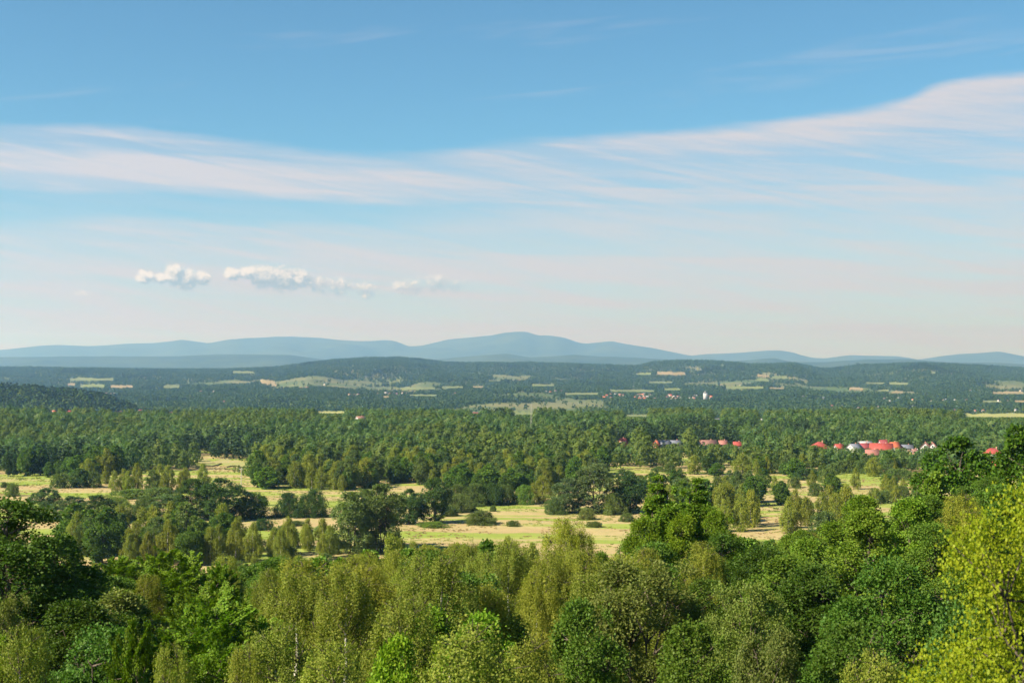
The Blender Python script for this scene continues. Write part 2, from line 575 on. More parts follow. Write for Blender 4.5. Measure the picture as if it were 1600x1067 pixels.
def make_tree(seed, height=14.0, width=8.0, base=0.18, prof='round', style='tuft', n_leaf=20000, leaf=0.14, n_lobe=26,
              clump=26, bark=None, mat=None, stems=1, detail=2, lobe_k=0.46, droop=1.6, fill=0.15):
    """One tree of a kind: returns (trunk mesh, crown mesh). Built from lobes > leaf clumps > leaves."""
    rng = np.random.default_rng(seed)
    mat = mat or M_LEAF
    Rm = width / 2
    z0, zc = base * height, height * (1 - base)
    lobes = []
    ga = 2.39996
    ph = rng.uniform(0, 6.28)
    for i in range(n_lobe):
        t = ((i + 0.5 + rng.uniform(-.35, .35)) / n_lobe)
        t = t ** (0.85 if prof in ('bush', 'cone', 'spire') else 0.95)
        R = float(PROFILE[prof](t)) * Rm
        R *= 1 + (rng.uniform(-.32, .26) if detail < 2 else rng.uniform(-.24, .18))
        a = ph + i * ga + rng.uniform(-.5, .5)
        lr = max(0.30 * Rm * (0.30 if prof == 'spire' else 0.45 if prof == 'cone' else 0.8), lobe_k * R * rng.uniform(0.75, 1.2))
        rad = max(0, R - lr * 0.85)
        if prof == 'spire':
            lr, rad = 0.48 * R + 0.14, 0.52 * R
        zz = z0 + t * zc - lr * 0.3 * t
        zz = min(max(zz, z0 + lr * 0.4), height - lr * 0.85)
        lobes.append((rad * math.cos(a), rad * math.sin(a), zz, lr))
    lobes.append((rng.uniform(-.1, .1) * Rm, rng.uniform(-.1, .1) * Rm, height - 0.16 * Rm * (0.3 if prof == 'spire' else 1) - 0.2, (0.06 if prof == 'spire' else 0.22) * Rm + 0.12) if detail else (0, 0, height - 0.5 * Rm, 0.5 * Rm))
    lobes = np.array(lobes)
    # clumps on lobe surfaces
    ncl = max(6, n_leaf // clump)
    wts = lobes[:, 3] ** (1.3 if prof == 'spire' else 2)
    full = detail < 2
    li = rng.choice(len(lobes), ncl, p=wts / wts.sum())
    dr = unit(rng.normal(size=(ncl, 3)))
    axis_out = lobes[li, :3] - np.array([0, 0, z0 + zc * 0.45])
    axis_out[:, 2] *= 0.8
    dr = unit(dr + (0.40 if full else 0.55) * unit(axis_out) + np.array([0, 0, 0.08 if full else 0.24]))
    rr = lobes[li, 3] * np.where(rng.random(ncl) < fill, rng.uniform(.2, .7, ncl), rng.uniform(.78, 1.08, ncl))
    CC = lobes[li, :3] + dr * rr[:, None]
    CC[:, 2] = np.maximum(CC[:, 2], 0.15 + 0.04 * height)
    # throw out clumps buried in other lobes
    inside = np.zeros(ncl, bool)
    for L_ in lobes:
        inside |= np.linalg.norm(CC - L_[:3], axis=1) < L_[3] * (0.52 if full else 0.20 if prof == 'spire' else 0.62)
    keep = ~inside | (rng.random(ncl) < 0.25)
    CC, dr, li = CC[keep], dr[keep], li[keep]
    ncl = len(CC)
    m = max(1, int(round(n_leaf / ncl)))
    ci = np.repeat(np.arange(ncl), m)
    N_ = len(ci)
    tone = rng.random(N_)
    rc = ((0.18 if full else 0.16) * Rm + leaf * 1.0) * rng.uniform(0.7, 1.25, ncl)
    rc = np.minimum(rc, 0.62 * lobes[li, 3])
    D = dr[ci]
    up = np.array([0, 0, 1.0])
    if style == 'tuft':
        off = rng.normal(size=(N_, 3)) * 0.46
        off -= D * (np.sum(off * D, 1, keepdims=True) * 0.45)
        P = CC[ci] + off * rc[ci][:, None]
        U = unit(off + D * 0.7 + rng.normal(size=(N_, 3)) * 0.5 + np.array([0, 0, -0.15]))
        Nn = unit(D * 0.75 + up * 0.35 + off * 1.25 + rng.normal(size=(N_, 3)) * 0.22)
    elif style == 'spray':                      # sprays of leaves reaching outwards and up
        ax = unit(D + up * 0.28 + rng.normal(size=(ncl, 3))[ci] * 0.25)
        s = rng.random(N_)[:, None]
        side = unit(np.cross(ax, up + 1e-3))
        P = CC[ci] + ax * (s - 0.35) * (rc[ci] * 2.6)[:, None] + side * (rng.uniform(-1, 1, (N_, 1)) * (1 - s) * (rc[ci] * 0.75)[:, None]) + rng.normal(size=(N_, 3)) * 0.10 * rc[ci][:, None]
        U = unit(ax * 0.9 + side * rng.uniform(-1, 1, (N_, 1)) * 0.8 + rng.normal(size=(N_, 3)) * 0.3)
        Nn = unit(np.cross(side, ax) * np.sign(np.cross(side, ax)[:, 2:3] + 1e-6) + rng.normal(size=(N_, 3)) * 0.4)
    elif style == 'weep':                       # hanging strands of small leaves
        s = rng.random(N_)[:, None]
        ln = (droop * rng.uniform(0.4, 1.2, ncl))[ci][:, None]
        outw = D.copy()
        outw[:, 2] = 0
        P = CC[ci] + np.array([0, 0, -1.0]) * s * ln + outw * (0.35 * np.sqrt(s)) * ln * 0.5 + rng.normal(size=(N_, 3)) * np.array([0.13, 0.13, 0.10]) * (0.6 + leaf * 3)
        U = unit(np.array([0, 0, -0.9]) + rng.normal(size=(N_, 3)) * 0.55)
        Nn = unit(D * 1.0 + up * 0.30 + rng.normal(size=(N_, 3)) * 0.5)
    else:                                       # needle: flat plates for pines
        off = rng.normal(size=(N_, 3)) * np.array([0.5, 0.5, 0.22])
        P = CC[ci] + off * rc[ci][:, None]
        U = unit(off + D * 0.5 + up * 0.25)
        Nn = unit(up * 0.6 + D * 0.6 + rng.normal(size=(N_, 3)) * 0.5)
    if detail == 0:                             # far crowns: leaves lie like a canopy skin
        ctr = np.array([0, 0, z0 + zc * 0.42])
        Nn = unit(unit(P - ctr) * 1.1 + D * 0.7 + rng.normal(size=(N_, 3)) * 0.28)
        U = unit(np.cross(Nn, rng.normal(size=(N_, 3))))
        P = P - U * leaf * 0.45
    sz = leaf * rng.uniform(0.65, 1.25, N_)
    crown = leaves_mesh('crown', P, U, Nn, sz, sz * rng.uniform(*((0.30, 0.42) if style == 'weep' else (0.42, 0.56)), N_), mat)
    # trunk, limbs and twigs
    paths = []
    tr = max(0.05, 0.0125 * height + 0.012 * width)
    segs = 7
    starts = []
    for s_ in range(stems):
        a = rng.uniform(0, 6.28)
        sp = 0 if stems == 1 else rng.uniform(0.15, 0.5) * Rm
        t = np.linspace(0, 1, segs)
        lean = rng.normal(size=2) * (0.002 if prof == 'spire' else 0.02) * height
        hx = height * (0.84 if prof == 'spire' else 0.90 if stems == 1 else rng.uniform(0.6, 0.9))
        P_ = np.stack([sp * math.cos(a) * (0.35 + 0.65 * t) + lean[0] * t ** 2 + rng.normal(size=segs) * 0.02 * Rm, sp * math.sin(a) * (0.35 + 0.65 * t) + lean[1] * t ** 2 + rng.normal(size=segs) * 0.02 * Rm, t * hx - 0.4], 1)
        k_ = 1 if stems == 1 else 0.55
        paths.append((P_, k_ * tr * (1 - 0.9 * t) + 0.012))
        starts.append(P_)
    if detail >= 1:
        for i, L_ in enumerate(lobes[:-1]):
            tk = starts[i % stems]
            hz = max(0.12 * height, L_[2] - 0.35 * math.hypot(L_[0], L_[1]) - 0.08 * height)
            i0 = int(np.argmin(np.abs(tk[:, 2] - hz)))
            A, B = tk[i0], L_[:3]
            t = np.linspace(0, 1, 5)[:, None]
            mid = (A + B) / 2 + np.array([0, 0, 0.10 * np.linalg.norm(B - A)]) + rng.normal(size=3) * 0.08 * Rm
            Pq = (1 - t) ** 2 * A + 2 * t * (1 - t) * mid + t ** 2 * B
            lr_ = tr * (0.17 if style == 'weep' else 0.27) * (0.55 + L_[3] / Rm)
            paths.append((Pq, lr_ * (1 - 0.72 * t[:, 0]) + 0.006))
    v, f = tubes(paths, 6 if detail >= 2 else 4)
    if detail >= 2:
        tw = []
        sel = rng.choice(ncl, min(ncl, 260), replace=False)
        for c_ in sel:
            A = lobes[li[c_], :3]
            B = CC[c_] + dr[c_] * rc[c_] * 0.3
            mid = (A + B) / 2 + rng.normal(size=3) * 0.08
            tw.append((np.stack([A, mid, B]), np.array([0.028, 0.018, 0.007]) * (0.6 + Rm / 7)))
        v2, f2 = tubes(tw, 3)
        trunk = mesh_np('trunk', np.concatenate([v, v2]), [f, f2 + len(v)], bark or M_BARK, True)
    else:
        trunk = mesh_np('trunk', v, f, bark or M_BARK, True)
    if bark:                                    # pale stem, dark limbs
        trunk.materials.append(M_BARK)
        mi = np.ones(len(trunk.polygons), np.int32)
        mi[:stems * (segs - 1) * (6 if detail >= 2 else 4)] = 0
        trunk.polygons.foreach_set('material_index', mi)
    return trunk, crown


# species table: name of the thing, leaf colour, variation
SPECIES = {
    'oak':      ('oak_tree', (0.070, 0.140, 0.018)),
    'spire':    ('oak_tree', (0.085, 0.165, 0.014)),
    'hornbeam': ('hornbeam_tree', (0.090, 0.178, 0.012)),
    'maple':    ('maple_tree', (0.096, 0.180, 0.020)),
    'gold':     ('maple_tree', (0.172, 0.245, 0.012)),
    'birch':    ('birch_tree', (0.172, 0.215, 0.032)),
    'poplar':   ('poplar_tree', (0.098, 0.155, 0.048)),
    'willow':   ('willow_bush', (0.098, 0.152, 0.038)),
    'pine':     ('pine_tree', (0.040, 0.076, 0.026)),
}
SHAPE = {
    'oak': dict(prof='round', style='tuft', height=15, width=8, base=0.12),
    'spire': dict(prof='spire', style='tuft', height=19, width=9, base=0.06, n_lobe=84, lobe_k=0.38),
    'hornbeam': dict(prof='round', style='spray', height=14, width=7.5, base=0.10),
    'maple': dict(prof='ovoid', style='tuft', height=14, width=7, base=0.12),
    'gold': dict(prof='round', style='tuft', height=17, width=8, base=0.30, n_lobe=34),
    'birch': dict(prof='round', style='weep', height=16, width=6, base=0.14, bark=M_BIRCH, mat=M_LEAF_DULL, n_lobe=30, lobe_k=0.38),
    'poplar': dict(prof='column', style='tuft', height=17, width=9, base=0.10, mat=M_LEAF_DULL, stems=3, n_lobe=34, lobe_k=0.36),
    'willow': dict(prof='bush', style='tuft', height=6, width=9, base=0.02, mat=M_LEAF_DULL, stems=4, n_lobe=26),
    'pine': dict(prof='cone', style='needle', height=17, width=6, base=0.30, n_lobe=26, lobe_k=0.5),
}
LOD = {   # leaf size, leaf count, clump size, detail
    'gold': dict(leaf=0.075, n_leaf=125000, clump=150, detail=2),
    'A': dict(leaf=0.150, n_leaf=64000, clump=190, detail=2),
    'B': dict(leaf=0.36, n_leaf=15000, clump=60, detail=1),
    'C': dict(leaf=0.66, n_leaf=4200, clump=22, detail=1),
}
COUNT = {('A', 'oak'): 3, ('A', 'spire'): 1, ('A', 'hornbeam'): 2, ('A', 'maple'): 2, ('A', 'birch'): 2, ('A', 'poplar'): 1, ('A', 'willow'): 1,
         ('B', 'oak'): 3, ('B', 'spire'): 1, ('B', 'hornbeam'): 2, ('B', 'maple'): 2, ('B', 'birch'): 3, ('B', 'poplar'): 2, ('B', 'willow'): 2, ('B', 'pine'): 1,
         ('C', 'oak'): 3, ('C', 'birch'): 3, ('C', 'poplar'): 2, ('C', 'willow'): 2, ('C', 'maple'): 2, ('C', 'pine'): 2, ('C', 'hornbeam'): 1, ('C', 'spire'): 1}
PROTO = {}


def proto(lod, sp, i):
    c = COUNT.get((lod, sp), 1)
    key = (lod, sp, i % c)
    if key not in PROTO:
        kw = dict(SHAPE[sp])
        kw.update(LOD['gold' if sp == 'gold' else lod])
        if sp == 'birch':
            kw['leaf'] *= 0.68
            kw['n_leaf'] = int(kw['n_leaf'] * 1.35)
            kw['clump'] = int(kw['clump'] * 0.85) + 2
            kw['droop'] = 2.8
        if sp in ('oak', 'maple') and lod == 'A':
            kw['clump'] = 140
        if sp == 'spire' and lod == 'A':
            kw['n_leaf'] = 95000
        if sp == 'willow' and lod != 'A':
            kw['n_leaf'] = int(kw['n_leaf'] * 1.1)
            kw['leaf'] *= 0.66
            kw['n_lobe'] = 34
        if lod != 'A' and sp not in ('gold', 'willow'):
            kw['base'] = 0.06 if sp != 'pine' else 0.2
        PROTO[key] = make_tree(hash_seed(key), **kw)
    return PROTO[key]


def hash_seed(key):
    return sum(ord(ch) * (i + 7) for i, ch in enumerate(str(key))) % 100003


RNG = random.Random(5)
TREES = []      # (X, Ytop, D, width_px, Ybase) of placed trees for later tests


def add_tree(sp, x, y, h, w, label, group=None, tint=None, seed=None, lod=None, zoff=0.0):
    """An Empty at the tree's foot with a trunk and a crown."""
    D = y
    lod = lod or ('A' if D < 135 else 'B' if D < 470 else 'C')
    seed = RNG.randrange(1000) if seed is None else seed
    tm, cm = proto(lod, sp, seed)
    nm, col = SPECIES[sp]
    e = link(nm, None, label=label, category='tree' if not nm.endswith('bush') else 'bush')
    if group:
        e['group'] = group
    z = float(terrain(x, y)) + zoff
    e.location = (x, y, z)
    sw, sh = w / SHAPE[sp]['width'], h / SHAPE[sp]['height']
    e.scale = (sw, sw, sh)
    e.rotation_euler = (0, 0, RNG.uniform(0, 6.28))
    e.empty_display_size = 0.5
    t = link('trunk', tm, e)
    c = link('crown', cm, e, kind='stuff')
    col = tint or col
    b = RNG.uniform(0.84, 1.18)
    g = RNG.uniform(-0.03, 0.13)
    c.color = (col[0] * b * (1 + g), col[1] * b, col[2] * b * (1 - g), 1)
    return e


# ------------------------------------------------------------------ layout read off the photograph
# foreground trees: x, y of the top, distance, width (m), species, label, tint
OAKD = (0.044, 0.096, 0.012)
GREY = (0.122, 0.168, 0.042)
FRONT = [
    (18, 786, 78, 9.5, 'oak', 'dark broad oak crown filling the left edge of the foreground', OAKD),
    (84, 842, 84, 6.0, 'oak', 'dark oak leaning against the tall one at the left edge', OAKD),
    (190, 884, 98, 7.5, 'hornbeam', 'bright green hornbeam just right of the dark left oak', None),
    (262, 866, 104, 7.5, 'hornbeam', 'bright leafy hornbeam dome, highest of the left hornbeams', None),
    (130, 945, 66, 6.5, 'oak', 'shadowed dark oak below the left hornbeams', OAKD),
    (190, 928, 72, 5.5, 'maple', 'grey green maple top between the lower left crowns', GREY),
    (318, 930, 76, 6.0, 'hornbeam', 'hornbeam with pointed sprays left of the big weeping birch', None),
    (160, 985, 54, 5.5, 'oak', 'dark glossy oak near the bottom left', (0.053, 0.123, 0.018)),
    (8, 935, 62, 3.2, 'poplar', 'pale grey green poplar tip at the left edge', GREY),
    (34, 975, 46, 3.4, 'birch', 'pale olive birch in the bottom left corner', None),
    (274, 1003, 46, 2.6, 'birch', 'olive feathery birch top at the bottom, under the left hornbeams', None),
    (212, 1005, 50, 3.0, 'hornbeam', 'small upright hornbeam shoot at the bottom left', None),
    (388, 1004, 46, 2.4, 'birch', 'small olive birch at the bottom, left of the big weeping birch', None),
    (350, 866, 130, 4.4, 'birch', 'slim birch with white stem left of the big weeping birch', None),
    (478, 872, 84, 7.8, 'birch', 'big weeping olive birch with white stems, left half of the centre', None),
    (562, 880, 88, 7.2, 'birch', 'weeping birch with drooping strands, right of the biggest one', None),
    (432, 972, 56, 4.8, 'birch', 'yellow olive birch low in the foreground, bottom centre left', None),
    (520, 1000, 50, 4.4, 'birch', 'low birch at the bottom under the weeping pair', None),
    (612, 832, 205, 5.0, 'birch', 'lone birch top standing in front of the meadow poplars', None),
    (614, 903, 108, 3.2, 'poplar', 'silvery poplar with whitish leaves beside the weeping birch', (0.189, 0.253, 0.083)),
    (668, 850, 165, 5.2, 'birch', 'first birch of the row right of the silvery poplar', None),
    (712, 846, 175, 5.2, 'birch', 'second birch of the row right of the silvery poplar', None),
    (752, 850, 170, 5.4, 'birch', 'third birch of the row right of the silvery poplar', None),
    (796, 842, 180, 5.2, 'birch', 'birch beside the tall weeping one, end of the centre row', None),
    (735, 905, 112, 4.4, 'birch', 'hanging birch behind the bright maple in the bottom centre', None),
    (672, 962, 60, 5.0, 'maple', 'bright green maple in the bottom centre', (0.107, 0.218, 0.015)),
    (752, 972, 54, 5.2, 'maple', 'bright round maple right of the bottom centre', (0.101, 0.204, 0.015)),
    (620, 1010, 46, 3.6, 'maple', 'fresh green maple at the very bottom, centre', (0.116, 0.225, 0.015)),
    (886, 808, 122, 6.2, 'birch', 'tall weeping birch rising against the straw meadow', (0.182, 0.218, 0.022)),
    (848, 880, 102, 5.4, 'birch', 'lower weeping birch in front of the tall one', (0.170, 0.211, 0.020)),
    (1032, 743, 112, 10.4, 'spire', 'left spire of the twin-topped oak in front of the meadow', None),
    (1086, 748, 116, 10.8, 'spire', 'right spire of the twin-topped oak in front of the meadow', None),
    (1059, 812, 110, 5.6, 'oak', 'bright oak crown filling the dip between the two spires', (0.090, 0.165, 0.010)),
    (1006, 812, 106, 4.6, 'oak', 'bright oak shoulder left of the left spire', (0.090, 0.165, 0.010)),
    (1120, 806, 112, 5.2, 'oak', 'bright oak shoulder right of the right spire', (0.085, 0.155, 0.010)),
    (940, 868, 104, 3.6, 'maple', 'small bright green tree between tall birch and twin-topped oak', None),
    (985, 846, 110, 4.6, 'oak', 'oak crown at the left foot of the twin-topped oak', None),
    (1010, 884, 68, 7.2, 'poplar', 'wide grey green crown in the foreground under the twin-topped oak', GREY),
    (910, 952, 58, 4.8, 'oak', 'leafy oak at the bottom, right of the lower weeping birch', (0.081, 0.162, 0.020)),
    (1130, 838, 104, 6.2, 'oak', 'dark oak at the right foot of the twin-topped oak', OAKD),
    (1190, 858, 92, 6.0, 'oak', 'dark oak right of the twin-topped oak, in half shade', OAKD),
    (1160, 918, 64, 4.4, 'poplar', 'pale leafed crown low right of the wide grey green one', (0.133, 0.204, 0.045)),
    (1210, 1000, 48, 3.6, 'poplar', 'pale grey green bush top at the bottom, right of centre', GREY),
    (1080, 990, 52, 5.0, 'oak', 'green oak at the bottom under the wide grey crown', None),
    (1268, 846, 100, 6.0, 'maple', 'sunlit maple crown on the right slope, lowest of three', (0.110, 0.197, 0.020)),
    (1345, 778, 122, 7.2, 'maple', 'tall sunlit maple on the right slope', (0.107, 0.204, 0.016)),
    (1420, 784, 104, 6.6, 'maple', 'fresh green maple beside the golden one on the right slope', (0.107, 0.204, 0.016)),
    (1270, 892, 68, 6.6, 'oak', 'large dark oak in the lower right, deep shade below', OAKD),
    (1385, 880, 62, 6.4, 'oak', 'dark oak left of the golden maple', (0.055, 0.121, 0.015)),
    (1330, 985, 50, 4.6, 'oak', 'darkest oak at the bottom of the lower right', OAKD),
    (1496, 688, 152, 7.6, 'oak', 'dark round oak on the right, standing above the far woods', (0.050, 0.118, 0.010)),
    (1596, 672, 136, 7.6, 'oak', 'dark oak cut by the right edge, highest crown in the picture', (0.046, 0.107, 0.010)),
    (1540, 750, 128, 6.0, 'oak', 'mid green oak in the dip between the two dark right oaks', None),
    (1462, 742, 140, 4.6, 'maple', 'light green maple at the left foot of the round right oak', None),
    (1650, 764, 27, 5.6, 'gold', 'golden green maple close by at the right edge, slightly blurred', None),
    (1500, 960, 40, 4.2, 'oak', 'dark green oak below the golden maple, bottom right', (0.060, 0.126, 0.021)),
]
# upper limit of the foreground wood in the picture
ENV = [(-200, 780), (0, 790), (90, 850), (110, 885), (200, 882), (260, 872), (320, 890), (400, 872), (450, 868), (520, 872), (590, 852), (650, 846), (700, 842),
       (800, 838), (930, 852), (990, 848), (1100, 835), (1160, 838), (1230, 835), (1300, 812), (1360, 790), (1450, 770), (1520, 765), (1600, 740), (1800, 720)]


# ------------------------------------------------------------------ fields on the far slopes and in the valley
def field_material(name, a, b_, sc):
    m, k, b = principled(name, a, 0.95, 0.05)
    g = k.n('ShaderNodeNewGeometry')
    mp = k.n('ShaderNodeMapping')
    mp.inputs['Scale'].default_value = (1 / (sc * 3), 1 / sc, 1 / sc)
    k.put(mp.inputs[0], g.outputs['Position'])
    n = k.noise(mp.outputs[0], 1.0, 6, 0.62)
    k.put(b.inputs['Base Color'], k.mix(k.ss(n, 0.36, 0.64), a, b_))
    return m


M_FIELD = {
    't': field_material('ripe_field', (0.25, 0.190, 0.110), (0.19, 0.165, 0.080), 45),
    'g': field_material('green_field', (0.110, 0.145, 0.046), (0.150, 0.165, 0.065), 45),
    'p': field_material('pale_field', (0.155, 0.168, 0.075), (0.110, 0.138, 0.052), 40),
    'b': field_material('bright_field', (0.18, 0.23, 0.05), (0.29, 0.25, 0.115), 25),
}
FIELDS = [
    (101, 185, 591, 597, 'p'), (105, 118, 599, 605, 't'), (121, 168, 601, 608, 'g'), (169, 211, 602, 608, 't'), (252, 283, 602, 609, 'p'), (360, 400, 580, 585, 'p'),
    (405, 432, 594, 602, 't'), (480, 503, 592, 595, 'p'), (622, 685, 606, 610, 'p'), (687, 727, 604, 608, 'p'), (737, 757, 604, 607, 't'), (598, 608, 619, 623, 't'),
    (635, 687, 617, 620, 'g'), (492, 543, 643, 648, 'b'), (762, 782, 594, 597, 'p'), (992, 1020, 583, 588, 'g'), (1021, 1076, 581, 589, 't'), (1010, 1055, 597, 600, 'p'),
    (827, 870, 601, 605, 'g'), (945, 1030, 609, 615, 'p'), (1035, 1066, 607, 612, 'g'), (877, 940, 614, 619, 'p'), (1127, 1200, 604, 610, 'g'), (1182, 1203, 586, 590, 't'),
    (1180, 1202, 592, 597, 'g'), (800, 836, 644, 651, 'g'), (974, 1016, 648, 654, 'p'), (1204, 1232, 588, 594, 'p'), (1327, 1350, 606, 611, 't'), (1372, 1390, 609, 613, 'p'),
    (1394, 1411, 612, 616, 't'), (1350, 1385, 598, 601, 'p'), (1386, 1422, 598, 603, 'p'), (1545, 1606, 612, 618, 't'), (1584, 1606, 626, 630, 't'), (1532, 1568, 626, 630, 'p'),
    (1495, 1620, 646, 656, 'b'), (1454, 1462, 581, 585, 'p'), (306, 402, 721, 730, 'b'), (1200, 1228, 606, 609, 't'),
]
KEEP = []            # open views: X0, X1, Y0, Y1, far distance
FIELD_LABELS = {'t': 'ripe tan field', 'g': 'green field', 'p': 'pale green field', 'b': 'bright striped field'}


def build_fields():
    for i, (x0, x1, y0, y1, c) in enumerate(FIELDS):
        nx, ny = 14, 5
        fx = np.linspace(0, 1, nx)
        fy = np.linspace(0, 1, ny)
        rs = np.random.default_rng(900 + i)
        tiltp = rs.uniform(-0.25, 0.25) * (y1 - y0)
        wob = rs.normal(size=nx) * 0.22 * (y1 - y0)
        wob2 = rs.normal(size=nx) * 0.22 * (y1 - y0)
        endt = np.minimum(1, np.minimum(fx, 1 - fx) * 9 + 0.45 * rs.random())
        G = np.zeros((nx, ny, 3))
        ym = (y0 + y1) / 2
        for a in range(nx):
            ta = (y0 - ym) * endt[a] + wob[a]
            tb = (y1 - ym) * endt[a] + wob2[a]
            yy = ym + tiltp * (fx[a] - 0.5) * 2 + ta + (tb - ta) * fy
            xx = x0 + (x1 - x0) * fx[a] + (fy - 0.5) * (x1 - x0) * 0.06
            d = np.maximum.accumulate(hit(xx, yy, 600, 13500)[::-1])[::-1]
            dx, _ = ray(xx, yy)
            G[a, :, 0], G[a, :, 1] = dx * d, d
        G[..., 2] = terrain(G[..., 0], G[..., 1]) + 0.35 + G[..., 1] * 0.0003
        I, J = np.meshgrid(np.arange(nx - 1), np.arange(ny - 1), indexing='ij')
        f = np.stack([I * ny + J, I * ny + J + 1, (I + 1) * ny + J + 1, (I + 1) * ny + J], -1).reshape(-1, 4)
        link('field', mesh_np('field', G.reshape(-1, 3), f, M_FIELD[c], True), kind='structure')
        KEEP.append((x0 + 0.10 * (x1 - x0), x1 - 0.10 * (x1 - x0), y0 + 0.1 * (y1 - y0), y1 - 0.42 * (y1 - y0), float(G[..., 1].max())))


build_fields()


# ------------------------------------------------------------------ houses
def flat_mat(name, col, rough=0.85, var=0.25, sc=1.2):
    m, k, b = principled(name, col, rough, 0.2)
    tc = k.n('ShaderNodeTexCoord')
    n = k.noise(tc.outputs['Object'], sc, 5, 0.65)
    lo = tuple(c * (1 - var) for c in col)
    hi = tuple(min(1, c * (1 + var * 0.5)) for c in col)
    k.put(b.inputs['Base Color'], k.mix(n, lo, hi))
    return m


def roof_mat(name, col):
    m, k, b = principled(name, col, 0.7, 0.25)
    tc = k.n('ShaderNodeTexCoord')
    wv = k.n('ShaderNodeTexWave', wave_type='BANDS', bands_direction='Z')
    wv.inputs['Scale'].default_value = 2.2
    wv.inputs['Distortion'].default_value = 0.4
    k.put(wv.inputs[0], tc.outputs['Object'])
    n = k.noise(tc.outputs['Object'], 0.9, 5, 0.7)
    f = k.m('ADD', k.m('MULTIPLY', n, 0.8), k.m('MULTIPLY', wv.outputs[1], 0.2))
    k.put(b.inputs['Base Color'], k.mix(f, tuple(c * 0.7 for c in col), tuple(c * 1.25 for c in col)))
    return m


M_WALL = {'white': flat_mat('white_render', (0.40, 0.39, 0.375), var=0.12), 'cream': flat_mat('cream_render', (0.44, 0.38, 0.29), var=0.12),
          'orange': flat_mat('orange_render', (0.45, 0.20, 0.09), var=0.12), 'grey': flat_mat('grey_render', (0.36, 0.36, 0.36), var=0.12),
          'brick': flat_mat('brick_wall', (0.34, 0.17, 0.12), var=0.25)}
M_ROOF = {'red': roof_mat('red_tile_roof', (0.28, 0.055, 0.042)), 'orange': roof_mat('orange_tile_roof', (0.40, 0.105, 0.050)), 'maroon': roof_mat('maroon_roof', (0.20, 0.045, 0.048)),
          'brown': roof_mat('brown_roof', (0.20, 0.105, 0.085)), 'grey': roof_mat('grey_roof', (0.14, 0.15, 0.18)), 'pale': roof_mat('pale_sheet_roof', (0.34, 0.33, 0.33)), 'rose': roof_mat('faded_red_roof', (0.28, 0.12, 0.095))}
M_GLASS, _, _b = principled('window_glass', (0.03, 0.04, 0.05), 0.12, 0.5)
M_DOOR = flat_mat('door_wood', (0.16, 0.09, 0.05))
M_FRAME = flat_mat('window_frame_paint', (0.75, 0.75, 0.73), var=0.05)
BOXF = np.array([[0, 3, 2, 1], [4, 5, 6, 7], [0, 1, 5, 4], [1, 2, 6, 5], [2, 3, 7, 6], [3, 0, 4, 7]])


def box(x0, x1, y0, y1, z0, z1):
    return np.array([[x0, y0, z0], [x1, y0, z0], [x1, y1, z0], [x0, y1, z0], [x0, y0, z1], [x1, y0, z1], [x1, y1, z1], [x0, y1, z1]], float), BOXF


